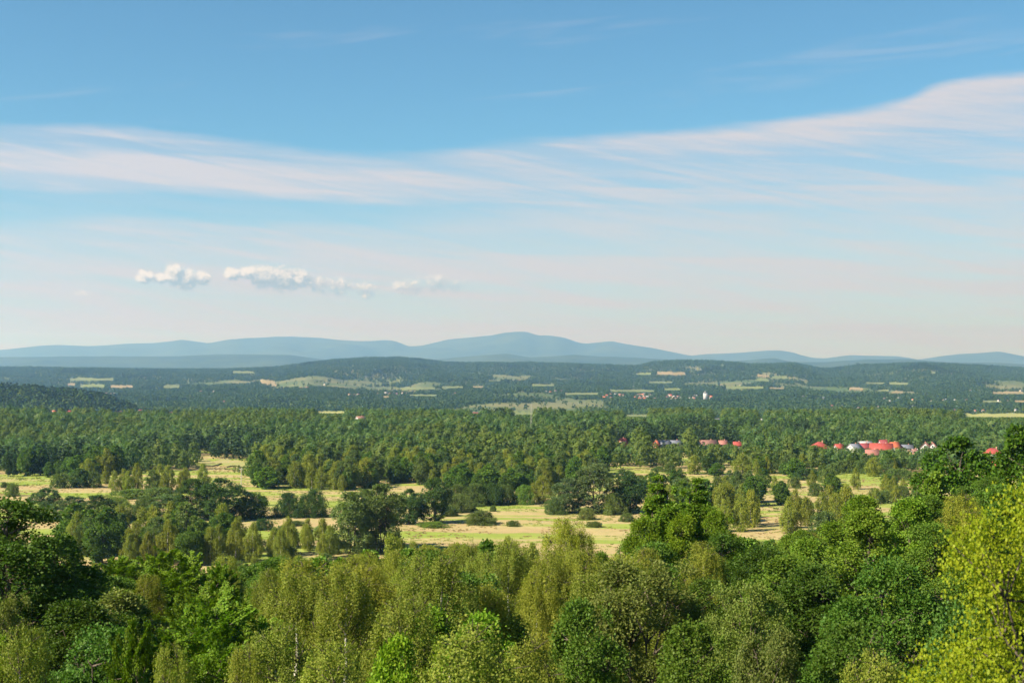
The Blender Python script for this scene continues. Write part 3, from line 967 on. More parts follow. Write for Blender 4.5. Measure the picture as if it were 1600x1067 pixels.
def house(X, Yb, label, w=12.0, d=9.0, wall_h=3.4, rise=3.6, kind='gable', roof='red', wall='white', rot=0.0, group=None, detail=2, D=None, name='house', keep=True):
    """w runs along the ridge. rot = 0 shows the long eave to the viewer, 90 degrees the gable."""
    D = float(hit(X, Yb, 500, 13500)[0]) if D is None else D
    dx, dz = ray(X, Yb)
    x, y = float(dx) * D, D
    z = float(terrain(x, y))
    e = link(name, None, label=label, category='house')
    if group:
        e['group'] = group
    e.location = (x, y, z)
    e.rotation_euler = (0, 0, rot)
    hw, hd, ov = w / 2, d / 2, 0.55
    zt = wall_h + rise
    if kind == 'gable':
        v = np.array([[-hw, -hd, -1], [hw, -hd, -1], [hw, hd, -1], [-hw, hd, -1], [-hw, -hd, wall_h], [hw, -hd, wall_h], [hw, hd, wall_h], [-hw, hd, wall_h], [-hw, 0, zt - 0.06], [hw, 0, zt - 0.06]], float)
        quads = np.array([[0, 1, 5, 4], [2, 3, 7, 6]])
        pent = np.array([[1, 2, 6, 9, 5], [3, 0, 4, 8, 7]])
        top = np.array([[4, 5, 9, 8], [6, 7, 8, 9]])
        link('wall', mesh_np('wall', v, [quads, pent, top], M_WALL[wall]), e)
        sl = rise / hd
        zb = wall_h - ov * sl
        th = 0.26
        a, b = hw + ov, hd + ov
        rv = np.array([[-a, -b, zb], [a, -b, zb], [a, 0, zt], [-a, 0, zt], [-a, b, zb], [a, b, zb],
                       [-a, -b, zb + th], [a, -b, zb + th], [a, 0, zt + th], [-a, 0, zt + th], [-a, b, zb + th], [a, b, zb + th]], float)
        rf = np.array([[6, 7, 8, 9], [9, 8, 11, 10], [0, 3, 2, 1], [3, 4, 5, 2], [0, 1, 7, 6], [4, 10, 11, 5], [0, 6, 9, 3], [3, 9, 10, 4], [1, 2, 8, 7], [2, 5, 11, 8]])
    else:
        v, f = box(-hw, hw, -hd, hd, -1, wall_h)
        link('wall', mesh_np('wall', v, f, M_WALL[wall]), e)
        a, b, rl = hw + ov, hd + ov, max(0.3, hw - hd * 0.9)
        zb, th = wall_h - 0.1, 0.2
        rv = np.array([[-a, -b, zb], [a, -b, zb], [a, b, zb], [-a, b, zb], [-a, -b, zb + th], [a, -b, zb + th], [a, b, zb + th], [-a, b, zb + th], [-rl, 0, zt], [rl, 0, zt]], float)
        rf = [np.array([[0, 3, 2, 1], [0, 1, 5, 4], [1, 2, 6, 5], [2, 3, 7, 6], [3, 0, 4, 7], [4, 5, 9, 8], [6, 7, 8, 9]]), np.array([[5, 6, 9], [7, 4, 8]])]
    r = link('roof', mesh_np('roof', rv, rf, M_ROOF[roof]), e)
    if detail >= 1:
        cv, cf = box(w * 0.18, w * 0.18 + 0.7, 0.3, 0.9, wall_h, zt + 0.9)
        link('chimney', mesh_np('chimney', cv, cf, M_WALL['brick']), r)
    if detail >= 2:
        fr, fq = box(-0.62, 0.62, -0.05, 0.05, -0.72, 0.72)
        gl, gq = box(-0.52, 0.52, -0.03, 0.03, -0.62, 0.62)
        fm, gm = mesh_np('window', fr, fq, M_FRAME), mesh_np('pane', gl, gq, M_GLASS)
        spots = [(-hw * 0.62, -hd - 0.045, 1.7, 0), (hw * 0.02, -hd - 0.045, 1.7, 0), (hw * 0.68, -hd - 0.045, 1.7, 0),
                 (-hw - 0.045, -hd * 0.4, 1.7, 90), (-hw - 0.045, hd * 0.4, 1.7, 90), (hw + 0.045, 0, 1.7, 90)]
        if kind == 'gable':
            spots += [(-hw - 0.045, 0, wall_h + 0.9, 90), (hw + 0.045, 0, wall_h + 0.9, 90)]
        for (px, py, pz, ra) in spots:
            wo = link('window', fm, e)
            wo.location = (px, py, pz)
            wo.rotation_euler = (0, 0, math.radians(ra))
            g = link('pane', gm, wo)
            sgn = -1 if (ra == 0 or px > 0) else 1
            g.location = (0, sgn * 0.045, 0)
        dv, df = box(hw * 0.32, hw * 0.32 + 1.0, -hd - 0.08, -hd - 0.003, 0.0, 2.1)
        link('door', mesh_np('door', dv, df, M_DOOR), e)
    if keep:
        half = (abs(w * math.cos(rot)) + abs(d * math.sin(rot))) / 2 * FPX / D
        Yt = proj(x, y, z + zt + 0.3)[1]
        KEEP.append((X - half, X + half, float(Yt), float(Yt) + (Yb - float(Yt)) * 0.34, D))
    return e


R90 = math.pi / 2
GV = 'houses of the red roofed village on the right'
NEAR_HOUSES = [
    (1280, 706, 'house with bright red hipped roof, leftmost of the right village', dict(w=13, d=12, wall_h=2.6, rise=4.6, kind='hip', roof='red', rot=0.2)),
    (1310.5, 705, 'small house with bright red roof beside the red hipped one', dict(w=5.5, d=6, wall_h=2.4, rise=2.6, roof='red', rot=0.3)),
    (1335, 707, 'house with dark grey roof and white gable in the right village', dict(w=8, d=9, wall_h=3, rise=3.0, roof='grey', rot=0.5)),
    (1350.5, 706, 'house with dull maroon roof right of the dark grey one', dict(w=7.5, d=8, wall_h=3, rise=3.0, roof='maroon', rot=0.15)),
    (1377, 710, 'long house with red roof and white gables, largest in the right village', dict(w=15, d=9, wall_h=3.2, rise=4.4, roof='red', rot=-0.35)),
    (1397, 709, 'house with steep orange red roof adjoining the largest red one', dict(w=10, d=10, wall_h=3.2, rise=4.8, roof='orange', rot=0.75)),
    (1362.5, 716, 'low house with faded red roof in front of the largest red one', dict(w=8, d=8, wall_h=2.6, rise=3.0, roof='rose', rot=-0.2)),
    (1382, 700, 'house with maroon roof behind the largest red roofed one', dict(w=7.5, d=8, wall_h=3, rise=3.0, roof='maroon', rot=0.1)),
    (1415, 706, 'low building with grey roof and cream wall right of the orange roof', dict(w=9.5, d=8, wall_h=2.8, rise=2.2, roof='grey', wall='cream', rot=-0.2)),
    (1429, 709.5, 'small brick shed right of the low grey roofed building', dict(w=3.6, d=4, wall_h=2.2, rise=1.2, roof='brown', wall='brick', rot=0.1)),
    (1446.5, 707, 'left of two white gabled houses beyond the brick shed', dict(w=7, d=6.5, wall_h=3.6, rise=3.2, roof='brown', rot=1.1)),
    (1457.5, 707, 'right of two white gabled houses beyond the brick shed', dict(w=7, d=6.5, wall_h=3.6, rise=3.2, roof='rose', rot=1.2)),
    (1351, 698.5, 'building with pale sheet roof behind the dull maroon roofed one', dict(w=10, d=6, wall_h=2.4, rise=1.8, roof='pale', wall='cream', rot=0.05)),
    (1550.5, 722, 'tall white house with red hipped roof between the two dark right oaks', dict(w=12, d=10, wall_h=5.4, rise=3.6, kind='hip', roof='red', rot=-0.3)),
    (1556.5, 732, 'small orange red roofed outbuilding below the tall white house', dict(w=5, d=4.5, wall_h=2.2, rise=2.0, roof='orange', wall='orange', rot=0.3)),
    (973.5, 700, 'house with dark red roof and orange gable among dark trees', dict(w=8, d=7, wall_h=3.4, rise=3.8, roof='maroon', wall='orange', rot=1.0)),
    (1025.5, 700, 'small house with orange wall left of the blue grey roofs', dict(w=5, d=4, wall_h=3, rise=2.4, roof='orange', wall='orange', rot=1.2)),
    (1037, 699, 'left of two blue grey roofed houses in the centre wood', dict(w=8.5, d=7, wall_h=2.6, rise=2.6, roof='grey', rot=0.1)),
    (1054, 698.5, 'right of two blue grey roofed houses in the centre wood', dict(w=8.5, d=7, wall_h=2.6, rise=2.4, roof='grey', rot=-0.1)),
    (1106, 700, 'house with wide brown roof left of the two small red roofs', dict(w=12, d=8, wall_h=2.6, rise=3.2, roof='brown', rot=0.1)),
    (1129.5, 699, 'left of two small red roofs in the centre wood', dict(w=6, d=6, wall_h=2.6, rise=2.6, roof='rose', rot=0.1)),
    (1152, 701, 'right of two small red roofs in the centre wood', dict(w=5.5, d=6, wall_h=2.6, rise=2.4, roof='red', rot=-0.1)),
    (84, 648.5, 'white house with red roof below the dark left hill', dict(w=9, d=9, wall_h=4.6, rise=3.8, roof='orange', rot=1.15)),
    (108.5, 648, 'orange walled house with red roof below the dark left hill', dict(w=9, d=8, wall_h=4.4, rise=3.4, roof='red', wall='orange', rot=1.0)),
    (185, 648, 'long house with red roof at the right foot of the left hill', dict(w=15, d=8, wall_h=3.4, rise=3.6, roof='rose', rot=0.1)),
    (219.5, 646, 'white gabled house with crimson roof right of the left hill', dict(w=10, d=8, wall_h=4.4, rise=4.6, roof='maroon', rot=0.5)),
    (266, 648, 'low house with red roof standing alone right of the left hill', dict(w=10, d=8, wall_h=3.2, rise=3.2, roof='red', rot=0.1)),
    (563.5, 662, 'white gabled barn with tan wall standing alone in mid valley', dict(w=12, d=9, wall_h=4.0, rise=4.2, roof='brown', rot=0.9)),
    (744, 649, 'long maroon building in the valley right of the barn', dict(w=15, d=9, wall_h=5, rise=2.0, roof='maroon', wall='brick', rot=0.05)),
    (1121, 658, 'cluster building with grey sheet roof in the valley', dict(w=13, d=9, wall_h=3, rise=2.4, roof='grey', rot=0.05)),
    (1190, 659, 'small white house in the valley right of the grey sheet roof', dict(w=6, d=6, wall_h=3, rise=3.0, roof='pale', rot=0.9)),
]


def build_houses():
    for X, Y, lab, kw in NEAR_HOUSES:
        house(X, Y, lab, detail=2 if Y > 690 else 1, **kw)
    # the little town far across the valley and the scattered white houses beyond
    rs = random.Random(44)
    pts = []
    for i in range(46):
        X = rs.uniform(942, 1112)
        if 975 < X < 990:
            X += 18
        pts.append((X, 621.5 + rs.uniform(-3.2, 4.0) + (X - 1020) * 0.012))
    pts.sort(key=lambda p: p[1])
    for X, Y in pts:
        rf_, wl_ = rs.choice(['rose', 'maroon', 'brown', 'orange', 'pale']), rs.choice(['white', 'white', 'white', 'cream'])
        house(X, Y, f'tiny {wl_} house with {rf_} roof, {"left" if X < 1000 else "middle" if X < 1060 else "right"} part of the pale town across the valley', w=rs.uniform(8, 13), d=rs.uniform(7, 9), wall_h=rs.uniform(3, 5.5), rise=rs.uniform(2.5, 4),
              roof=rf_, wall=wl_, rot=rs.uniform(-0.4, 1.6), group='houses of the pale town across the valley', detail=0)
    for X, Y in [(167, 616), (173, 617), (179, 616), (314, 614), (332, 615), (334, 613), (350, 630), (470, 608), (475, 607), (480, 607), (507, 602), (546, 618), (553, 619), (560, 618), (590, 617),
                 (603, 616), (609, 617), (615, 616), (620, 617), (629, 616), (635, 617), (707, 618), (711, 617), (853, 613), (860, 614), (868, 613), (877, 612), (990, 605), (802, 596), (812, 596), (877, 595),
                 (1127, 603), (1157, 603), (1382, 625), (1390, 629), (1404, 624), (1426, 627), (1455, 628), (1474, 627), (1478, 626), (1492, 627), (1510, 627), (1372, 638), (1427, 637), (1492, 644), (1523, 644),
                 (1536, 644), (1587, 643), (1275, 624), (1287, 624), (1255, 621), (1300, 637), (1315, 636), (1341, 640), (1517, 612), (1595, 612), (1530, 611), (1560, 628), (1575, 628)]:
        rf_, wl_ = rs.choice(['rose', 'pale', 'brown', 'orange', 'grey']), rs.choice(['white', 'white', 'cream'])
        side = 'right of the left hill' if X < 360 else 'below the middle ridge, left of centre' if X < 720 else 'left of the pale town' if X < 950 else 'above the pale town' if X < 1200 else 'in the valley above the red roofed village' if X < 1450 else 'by the big field at the right edge'
        house(X, Y, f'far {wl_} house with {rf_} roof {side}', w=rs.uniform(7, 11), d=rs.uniform(6, 9), wall_h=rs.uniform(3, 5), rise=rs.uniform(2.2, 3.5),
              roof=rf_, wall=wl_, rot=rs.uniform(0.2, 1.6), group='far scattered white houses', detail=0)
    # the town's grey tower
    D = float(hit(1102, 626, 500, 9000)[0])
    x = float(ray(1102, 626)[0]) * D
    e = link('tower', None, label='grey tower block rising at the right end of the pale town', category='tower')
    e.location = (x, D, float(terrain(x, D)))
    k_ = D / FPX
    v, f = box(-3 * k_, 3 * k_, -3 * k_, 3 * k_, -1, 12.0 * k_)
    link('wall', mesh_np('wall', v, f, M_WALL['grey']), e)
    v, f = box(-3.3 * k_, 3.3 * k_, -3.3 * k_, 3.3 * k_, 12.0 * k_, 12.8 * k_)
    rf = link('roof', mesh_np('roof', v, f, M_ROOF['grey']), e)
    v, f = box(-1.0 * k_, 0.6 * k_, -1 * k_, 1 * k_, 12.8 * k_, 14.6 * k_)
    link('roof_house', mesh_np('roof_house', v, f, M_WALL['white']), rf)
    KEEP.append((1096, 1108, 612, 624, D))


build_houses()
KP = np.array(KEEP)


def blocked(X, half, Yt, Yb, D, slack=0.8):
    """True where a tree would stand in one of the open views."""
    X, half, Yt, Yb, D = (np.asarray(a, float) for a in (X, half, Yt, Yb, D))
    out = np.zeros(X.shape, bool)
    for x0, x1, y0, y1, dm in KP:
        out |= (X + half * 0.7 > x0) & (X - half * 0.7 < x1) & (Yt < y1 - slack) & (Yb > y0) & (D < dm + 5)
    return out


# ------------------------------------------------------------------ foreground wood
SKY = np.full(2400, 2000.0)          # lowest pixel row already covered, per column (offset 400), front to back


def skyline_gap(X, half, Yt):
    a, b = int(max(0, X - half * 0.8 + 400)), int(min(2399, X + half * 0.8 + 400))
    if b <= a:
        return -99
    return float(np.max(SKY[a:b + 1] - Yt))


def skyline_add(X, half, Yt):
    a, b = int(max(0, X - half + 400)), int(min(2399, X + half + 400))
    if b <= a:
        return
    xs = np.arange(a, b + 1) - 400
    q = np.clip((xs - X) / half, -1, 1)
    SKY[a:b + 1] = np.minimum(SKY[a:b + 1], Yt + half * 0.9 * (1 - np.sqrt(1 - q * q * 0.96)) + 6)


def ordinal_labels(items, base, height=None):
    """items sorted left to right -> labels; larger sets are first told apart by height."""
    words = ['first', 'second', 'third', 'fourth', 'fifth', 'sixth', 'seventh', 'eighth']
    n = len(items)
    if n == 1:
        return [base]
    if n <= 8:
        return [f'{base}, {words[i]} from left' for i in range(n)]
    if height is None:
        return [base] * n
    hs = [height(q) for q in items]
    cut = np.quantile(hs, [0.34, 0.67])
    out = [None] * n
    for c, wd in enumerate(('low', 'middling', 'tall')):
        sel = [i for i in range(n) if (hs[i] > cut[0]) + (hs[i] > cut[1]) == c]
        for i, lb in zip(sel, ordinal_labels(sel, f'{wd} {base}')):
            out[i] = lb
    return out


def build_front():
    placed = []
    for X, Yt, D, w, sp, lab, tint in FRONT:
        dx, dz = ray(X, Yt)
        x, zt = float(dx) * D, H + float(dz) * D
        g = float(terrain(x, D))
        h = zt - g
        placed.append((D, x, w, h, sp, lab, tint, X, Yt))
    cand = []
    rs = random.Random(77)
    D = 36.0
    ex = np.array([p[0] for p in ENV], float)
    ey = np.array([p[1] for p in ENV], float)
    while D < 415:
        step = 4.6 + D * 0.014
        half = D * 0.40 + 4
        x = -half + rs.uniform(0, step)
        while x < half:
            xx, yy = x + rs.uniform(-.35, .35) * step, D + rs.uniform(-.4, .4) * step
            x += step
            g = float(terrain(xx, yy))
            X = float(proj(xx, yy, g)[0])
            right = X > 1120
            u = rs.random()
            patch = float(vnoise(xx / 26, yy / 38, 8))
            if yy > 230:
                sp = 'birch' if u < 0.50 + 0.3 * patch else 'willow' if u < 0.72 else 'maple' if u < 0.86 else 'poplar'
            elif right:
                sp = 'oak' if u < 0.5 else 'maple' if u < 0.88 else 'birch'
            elif X < 400:
                sp = 'hornbeam' if u < 0.4 else 'oak' if u < 0.7 else 'birch' if u < 0.88 else 'maple'
            else:
                sp = 'birch' if u < 0.58 + 0.3 * patch else 'maple' if u < 0.85 else 'oak'
            hmax = {'birch': 15, 'willow': 6.5, 'maple': 12.5, 'poplar': 13, 'oak': 13, 'hornbeam': 12}[sp] * rs.uniform(0.75, 1.08)
            if yy < 90:
                hmax *= 0.80
            env = float(np.interp(X, ex, ey)) + rs.uniform(4, 22)
            if 250 < yy:                       # lower growth down on the flat
                env = max(env - 14, 800)
                hmax *= 0.8
            zt = H + float(ray(X, env)[1]) * yy
            h = min(hmax, zt - g)
            if h < 3.5:
                continue
            wd = {'birch': 0.43, 'willow': 1.3, 'maple': 0.56, 'poplar': 0.55, 'oak': 0.62, 'hornbeam': 0.62}[sp] * max(h, 5.5) * rs.uniform(0.85, 1.15)
            if any(math.hypot(xx - p[1], yy - p[0]) < 0.5 * (wd + p[2]) * 0.66 for p in placed):
                continue
            cand.append((yy, xx, wd, h, sp, None, None, X, float(proj(xx, yy, g + h)[1])))
        D += step
    allp = sorted(placed + cand, key=lambda p: p[0])
    fill = []
    for D, x, w, h, sp, lab, tint, X, Yt in allp:
        half = w / 2 * FPX / D
        if lab:
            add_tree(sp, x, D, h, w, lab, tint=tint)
            skyline_add(X, half, Yt)
            continue
        if X + half < -10 or X - half > 1610 or Yt > 1060:
            continue
        if skyline_gap(X, half, Yt) < (16 if D < 120 else 6 if D < 200 else 2):
            continue
        skyline_add(X, half, Yt)
        fill.append((D, x, w, h, sp, X, Yt))
    zones = {}
    for it in fill:
        D, x, w, h, sp, X, Yt = it
        side = 'left' if X < 400 else 'centre left' if X < 640 else 'centre' if X < 960 else 'centre right' if X < 1240 else 'right'
        dep = 'front' if D < 110 else 'middle' if D < 230 else 'far'
        zones.setdefault((side, dep, sp), []).append(it)
    adj = {'birch': 'olive birch', 'willow': 'rounded willow bush', 'maple': 'green maple', 'poplar': 'grey green poplar', 'oak': 'leafy oak', 'hornbeam': 'bright hornbeam'}
    pl = {'front': 'low in the front wood', 'middle': 'halfway down the slope', 'far': 'at the slope foot'}
    for (side, dep, sp), its in zones.items():
        its.sort(key=lambda p: p[5])
        labs = ordinal_labels(its, f'{adj[sp]} {pl[dep]}, {side}', lambda q: q[3])
        for it, lb in zip(its, labs):
            D, x, w, h, sp_, X, Yt = it
            add_tree(sp, x, D, h, w, lb, group=f'{adj[sp]} trees of the foreground wood')
    print('front fill', len(fill))


build_front()


# ------------------------------------------------------------------ trees and bushes on the meadow
DK = (0.050, 0.102, 0.026)
MEADOW = [   # x, y of the foot, width px, height px, species, label, tint
    (452, 808, 40, 34, 'willow', 'dark rounded thicket alone on the left meadow, left half', DK),
    (488, 808, 42, 38, 'willow', 'dark rounded thicket alone on the left meadow, right half', DK),
    (552, 866, 62, 92, 'poplar', 'left stem group of the big poplar clump on the meadow', None),
    (594, 864, 64, 101, 'poplar', 'right stem group of the big poplar clump on the meadow', None),
    (574, 858, 60, 88, 'poplar', 'middle stems of the big poplar clump on the meadow', None),
    (639, 819, 36, 52, 'oak', 'smaller dark tree right of the big poplar clump', DK),
    (680, 818, 47, 67, 'oak', 'taller dark tree standing free on the meadow', DK),
    (752, 819, 46, 19, 'willow', 'low dome shaped bush on the straw meadow', None),
    (718, 800, 42, 26, 'willow', 'olive bush behind the taller dark meadow tree', (0.131, 0.190, 0.054)),
    (704, 806, 26, 14, 'willow', 'small bush at the foot of the olive bush', None),
    (676, 824, 40, 8, 'willow', 'flat green scrub below the taller dark meadow tree', (0.143, 0.253, 0.043)),
    (716, 790, 34, 30, 'willow', 'thicket row behind the olive bush, first from left', None),
    (742, 790, 40, 31, 'willow', 'thicket row behind the olive bush, second from left', None),
    (768, 789, 40, 32, 'willow', 'thicket row behind the olive bush, third from left', DK),
    (792, 788, 30, 28, 'willow', 'thicket row behind the olive bush, fourth from left', None),
    (818, 788, 28, 28, 'willow', 'yellow green bush right of the thicket row', (0.119, 0.211, 0.032)),
    (848, 786, 36, 42, 'birch', 'tree left of the tall grey aspens', None),
    (890, 802, 46, 52, 'poplar', 'left of the grey aspens on the right meadow', (0.101, 0.162, 0.065)),
    (930, 802, 58, 73, 'poplar', 'tallest of the grey aspens on the right meadow', (0.101, 0.158, 0.065)),
    (985, 802, 52, 56, 'oak', 'dark tree right of the tall grey aspens', DK),
    (866, 803, 34, 22, 'willow', 'bush at the left foot of the grey aspens', None),
    (960, 804, 30, 30, 'willow', 'bush between grey aspens and the dark tree', None),
    (917, 812, 22, 16, 'willow', 'olive bush on the meadow in front of the grey aspens', (0.143, 0.197, 0.054)),
    (304, 812, 52, 60, 'poplar', 'left of two big trees in the left tree row', DK),
    (346, 813, 62, 62, 'oak', 'right of two big trees in the left tree row', DK),
    (392, 810, 46, 36, 'willow', 'dark thicket ending the left tree row', DK),
    (258, 813, 46, 38, 'poplar', 'grey green tree left of the two big ones in the row', (0.095, 0.162, 0.059)),
    (226, 812, 40, 34, 'willow', 'lower thicket of the left tree row, fifth from left', None),
    (188, 812, 42, 30, 'willow', 'lower thicket of the left tree row, fourth from left', (0.119, 0.183, 0.037)),
    (152, 818, 50, 42, 'poplar', 'lower thicket of the left tree row, third from left', DK),
    (112, 816, 46, 38, 'poplar', 'lower thicket of the left tree row, second from left', (0.083, 0.148, 0.054)),
    (72, 812, 44, 46, 'poplar', 'lower thicket of the left tree row, first from left', (0.083, 0.148, 0.054)),
    (100, 762, 36, 20, 'willow', 'left of the small trees on the far left meadow', None),
    (125, 762, 30, 28, 'oak', 'middle of the small trees on the far left meadow', DK),
    (145, 762, 22, 22, 'willow', 'right of the small trees on the far left meadow', None),
    (165, 756, 14, 20, 'birch', 'thin birch left of the birch stand', None),
    (18, 775, 20, 18, 'willow', 'small pale bush on the left edge of the meadow', None),
    (8, 762, 12, 8, 'willow', 'tiny bush on the left edge of the meadow', None),
    (205, 778, 60, 12, 'willow', 'low scrub in front of the birch stand, left', (0.119, 0.197, 0.032)),
    (248, 780, 50, 16, 'willow', 'low scrub in front of the birch stand, right', None),
    (412, 790, 14, 14, 'willow', 'bush at the right end of the left tree row', DK),
    (412, 828, 26, 16, 'willow', 'dark bush on the meadow below the left tree row', DK),
    (464, 821, 26, 7, 'willow', 'flat bush below the lone dark thicket', None),
    (429, 835, 10, 10, 'willow', 'round little bush on the straw, left', None),
    (456, 834, 16, 9, 'willow', 'grey little bush on the straw, right of the round one', None),
    (503, 830, 26, 8, 'willow', 'pale flat bush on the straw left of the poplar clump', (0.143, 0.211, 0.065)),
    (800, 822, 20, 8, 'willow', 'flat bush right of the dome shaped one', None),
    (930, 823, 24, 8, 'willow', 'flat dark bush on the meadow left of the twin-topped oak', None),
    (980, 815, 20, 12, 'willow', 'grey bush on the meadow near the twin-topped oak', None),
    (770, 799, 10, 9, 'willow', 'small round bush on the right of the meadow', None),
    (740, 799, 12, 6, 'willow', 'small flat bush behind the dome shaped one', None),
    (1085, 741, 20, 30, 'birch', 'left of two trees on the far right strip of meadow', None),
    (1110, 742, 26, 32, 'oak', 'right of two trees on the far right strip of meadow', DK),
    (1046, 738, 18, 13, 'willow', 'round bush on the far right strip of meadow', None),
    (1030, 737, 12, 8, 'willow', 'small bush on the far right strip of meadow', None),
    (975, 746, 22, 11, 'willow', 'dark bush at the left end of the right strip', DK),
    (1160, 745, 26, 36, 'birch', 'birch in front of the right strip of meadow', None),
    (1226, 742, 14, 18, 'oak', 'little dark tree left on the right hand glade', None),
    (1242, 748, 28, 30, 'oak', 'round tree on the right hand glade', None),
    (1262, 750, 34, 16, 'willow', 'wide bush on the right hand glade', DK),
    (1292, 754, 26, 20, 'willow', 'olive bush on the right hand glade', None),
    (1365, 744, 22, 30, 'birch', 'upright birch by the right hand glade', None),
    (1405, 750, 36, 16, 'willow', 'low wide bush right of the upright glade birch', None),
    (112, 866, 34, 44, 'birch', 'slim birch in the gap right of the dark left oak', None),
    (140, 868, 38, 56, 'poplar', 'grey birchlike tree in the gap right of the dark left oak', (0.107, 0.175, 0.054)),
    (1120, 745, 20, 20, 'oak', 'bushy tree behind the right strip, next to the dark one', None),
]
STANDS = [   # X0, X1, Y0, Y1 (feet), n, species, height m, label, group
    (178, 332, 766, 772, 13, ('birch', 'birch', 'poplar'), (10, 14), 'of the dense stand beyond the left meadow', 'birch stand beyond the left meadow'),
    (105, 385, 846, 890, 42, ('birch', 'poplar', 'birch', 'birch', 'oak'), (10, 15), 'of the grove between left oak and meadow', 'grove between left oak and meadow'),
    (395, 520, 856, 886, 14, ('birch', 'birch', 'willow'), (8, 13), 'standing before the straw meadow', 'slim birches before the meadow'),
    (1000, 1200, 780, 802, 22, ('oak', 'poplar', 'birch'), (9, 13), 'of the belt behind the twin-topped oak', 'belt behind the twin-topped oak'),
    (1120, 1330, 806, 835, 24, ('birch', 'birch', 'birch', 'willow'), (11, 16), 'in the wood right of the twin-topped oak', 'olive birches right of the twin-topped oak'),
    (960, 1200, 758, 770, 20, ('oak', 'poplar', 'willow'), (7, 10), 'of the hedge below the right strip', 'hedge below the right strip'),
    (1200, 1440, 762, 790, 24, ('birch', 'willow', 'oak', 'birch'), (7, 11), 'between the glade and the right slope', 'trees between glade and right slope'),
    (1180, 1440, 738, 742, 22, ('oak', 'birch', 'willow', 'poplar'), (8, 13), 'lining the far side of the right glade', 'trees lining the right glade'),
]


def build_meadow():
    for X, Yb, wpx, hpx, sp, lab, tint in MEADOW:
        D = float(hit(X, Yb, 180, 3000)[0])
        x = float(ray(X, Yb)[0]) * D
        add_tree(sp, x, D, hpx * D / FPX * 1.03, wpx * D / FPX * 1.05, lab, tint=tint, lod='B' if D < 640 else 'C')
    rs = random.Random(9)
    for X0, X1, Y0, Y1, n, sps, hr, lab, grp in STANDS:
        pts = []
        tries = 0
        while len(pts) < n and tries < 900:
            tries += 1
            X, Y = rs.uniform(X0, X1), rs.uniform(Y0, Y1)
            D = float(hit(X, Y, 180, 3000)[0])
            x = float(ray(X, Y)[0]) * D
            if all(math.hypot(x - p[0], D - p[1]) > 3.6 for p in pts):
                pts.append((x, D))
        by = {}
        for x, D in pts:
            sp = rs.choice(sps)
            hh = rs.uniform(*hr) * (0.55 if sp == 'willow' else 1)
            by.setdefault(sp, []).append((x / D, x, D, hh))
        for sp, its in by.items():
            its.sort()
            word = {'birch': 'olive birch', 'willow': 'rounded bush', 'oak': 'dark leafy tree', 'poplar': 'grey green tree'}[sp]
            for (_, x, D, hh), lb in zip(its, ordinal_labels(its, f'{word} {lab}', lambda q: q[3])):
                add_tree(sp, x, D, hh, hh * {'birch': 0.42, 'willow': 1.3, 'oak': 0.68, 'poplar': 0.55}[sp], lb, group=grp)


build_meadow()


# ------------------------------------------------------------------ the woods beyond: front rows as trees, the rest as one mass
EDGE = [(-300, 745), (0, 745), (170, 748), (182, 741), (300, 738), (335, 737), (390, 745), (400, 765), (480, 765), (560, 768), (600, 757), (660, 757), (690, 762), (800, 778),
        (850, 765), (935, 752), (950, 734), (1040, 733), (1100, 732), (1200, 734), (1300, 737), (1450, 738), (1900, 738)]


def scatter(name, V, idx, scl, coll, label, cat, rng):
    """One uncountable mass: points that carry copies of a few prototypes."""
    me = bpy.data.meshes.new(name)
    me.vertices.add(len(V))
    me.vertices.foreach_set('co', V.astype(np.float32).ravel())
    at = me.attributes.new('idx', 'INT', 'POINT')
    at.data.foreach_set('value', idx.astype(np.int32))
    at = me.attributes.new('scl', 'FLOAT', 'POINT')
    at.data.foreach_set('value', scl.astype(np.float32))
    at = me.attributes.new('rot', 'FLOAT_VECTOR', 'POINT')
    rv = np.zeros((len(V), 3), np.float32)
    rv[:, 2] = rng.uniform(0, 6.28, len(V))
    at.data.foreach_set('vector', rv.ravel())
    me.update()
    o = link(name, me, kind='stuff', label=label, category=cat)
    ng = bpy.data.node_groups.new(name + '_scatter', 'GeometryNodeTree')
    ng.interface.new_socket('Geometry', in_out='INPUT', socket_type='NodeSocketGeometry')
    ng.interface.new_socket('Geometry', in_out='OUTPUT', socket_type='NodeSocketGeometry')
    N = ng.nodes
    gi, go = N.new('NodeGroupInput'), N.new('NodeGroupOutput')
    ip = N.new('GeometryNodeInstanceOnPoints')
    ci = N.new('GeometryNodeCollectionInfo')
    ci.inputs['Collection'].default_value = coll
    ci.inputs['Separate Children'].default_value = True
    ci.inputs['Reset Children'].default_value = True
    ip.inputs['Pick Instance'].default_value = True

    def named(nm, ty):
        q = N.new('GeometryNodeInputNamedAttribute')
        q.data_type = ty
        q.inputs['Name'].default_value = nm
        return [s_ for s_ in q.outputs if s_.enabled and s_.name == 'Attribute'][0]
    L = ng.links.new
    L(gi.outputs[0], ip.inputs['Points'])
    L(ci.outputs[0], ip.inputs['Instance'])
    L(named('idx', 'INT'), ip.inputs['Instance Index'])
    L(named('scl', 'FLOAT'), ip.inputs['Scale'])
    L(named('rot', 'FLOAT_VECTOR'), ip.inputs['Rotation'])
    L(ip.outputs[0], go.inputs[0])
    md = o.modifiers.new('scatter', 'NODES')
    md.node_group = ng


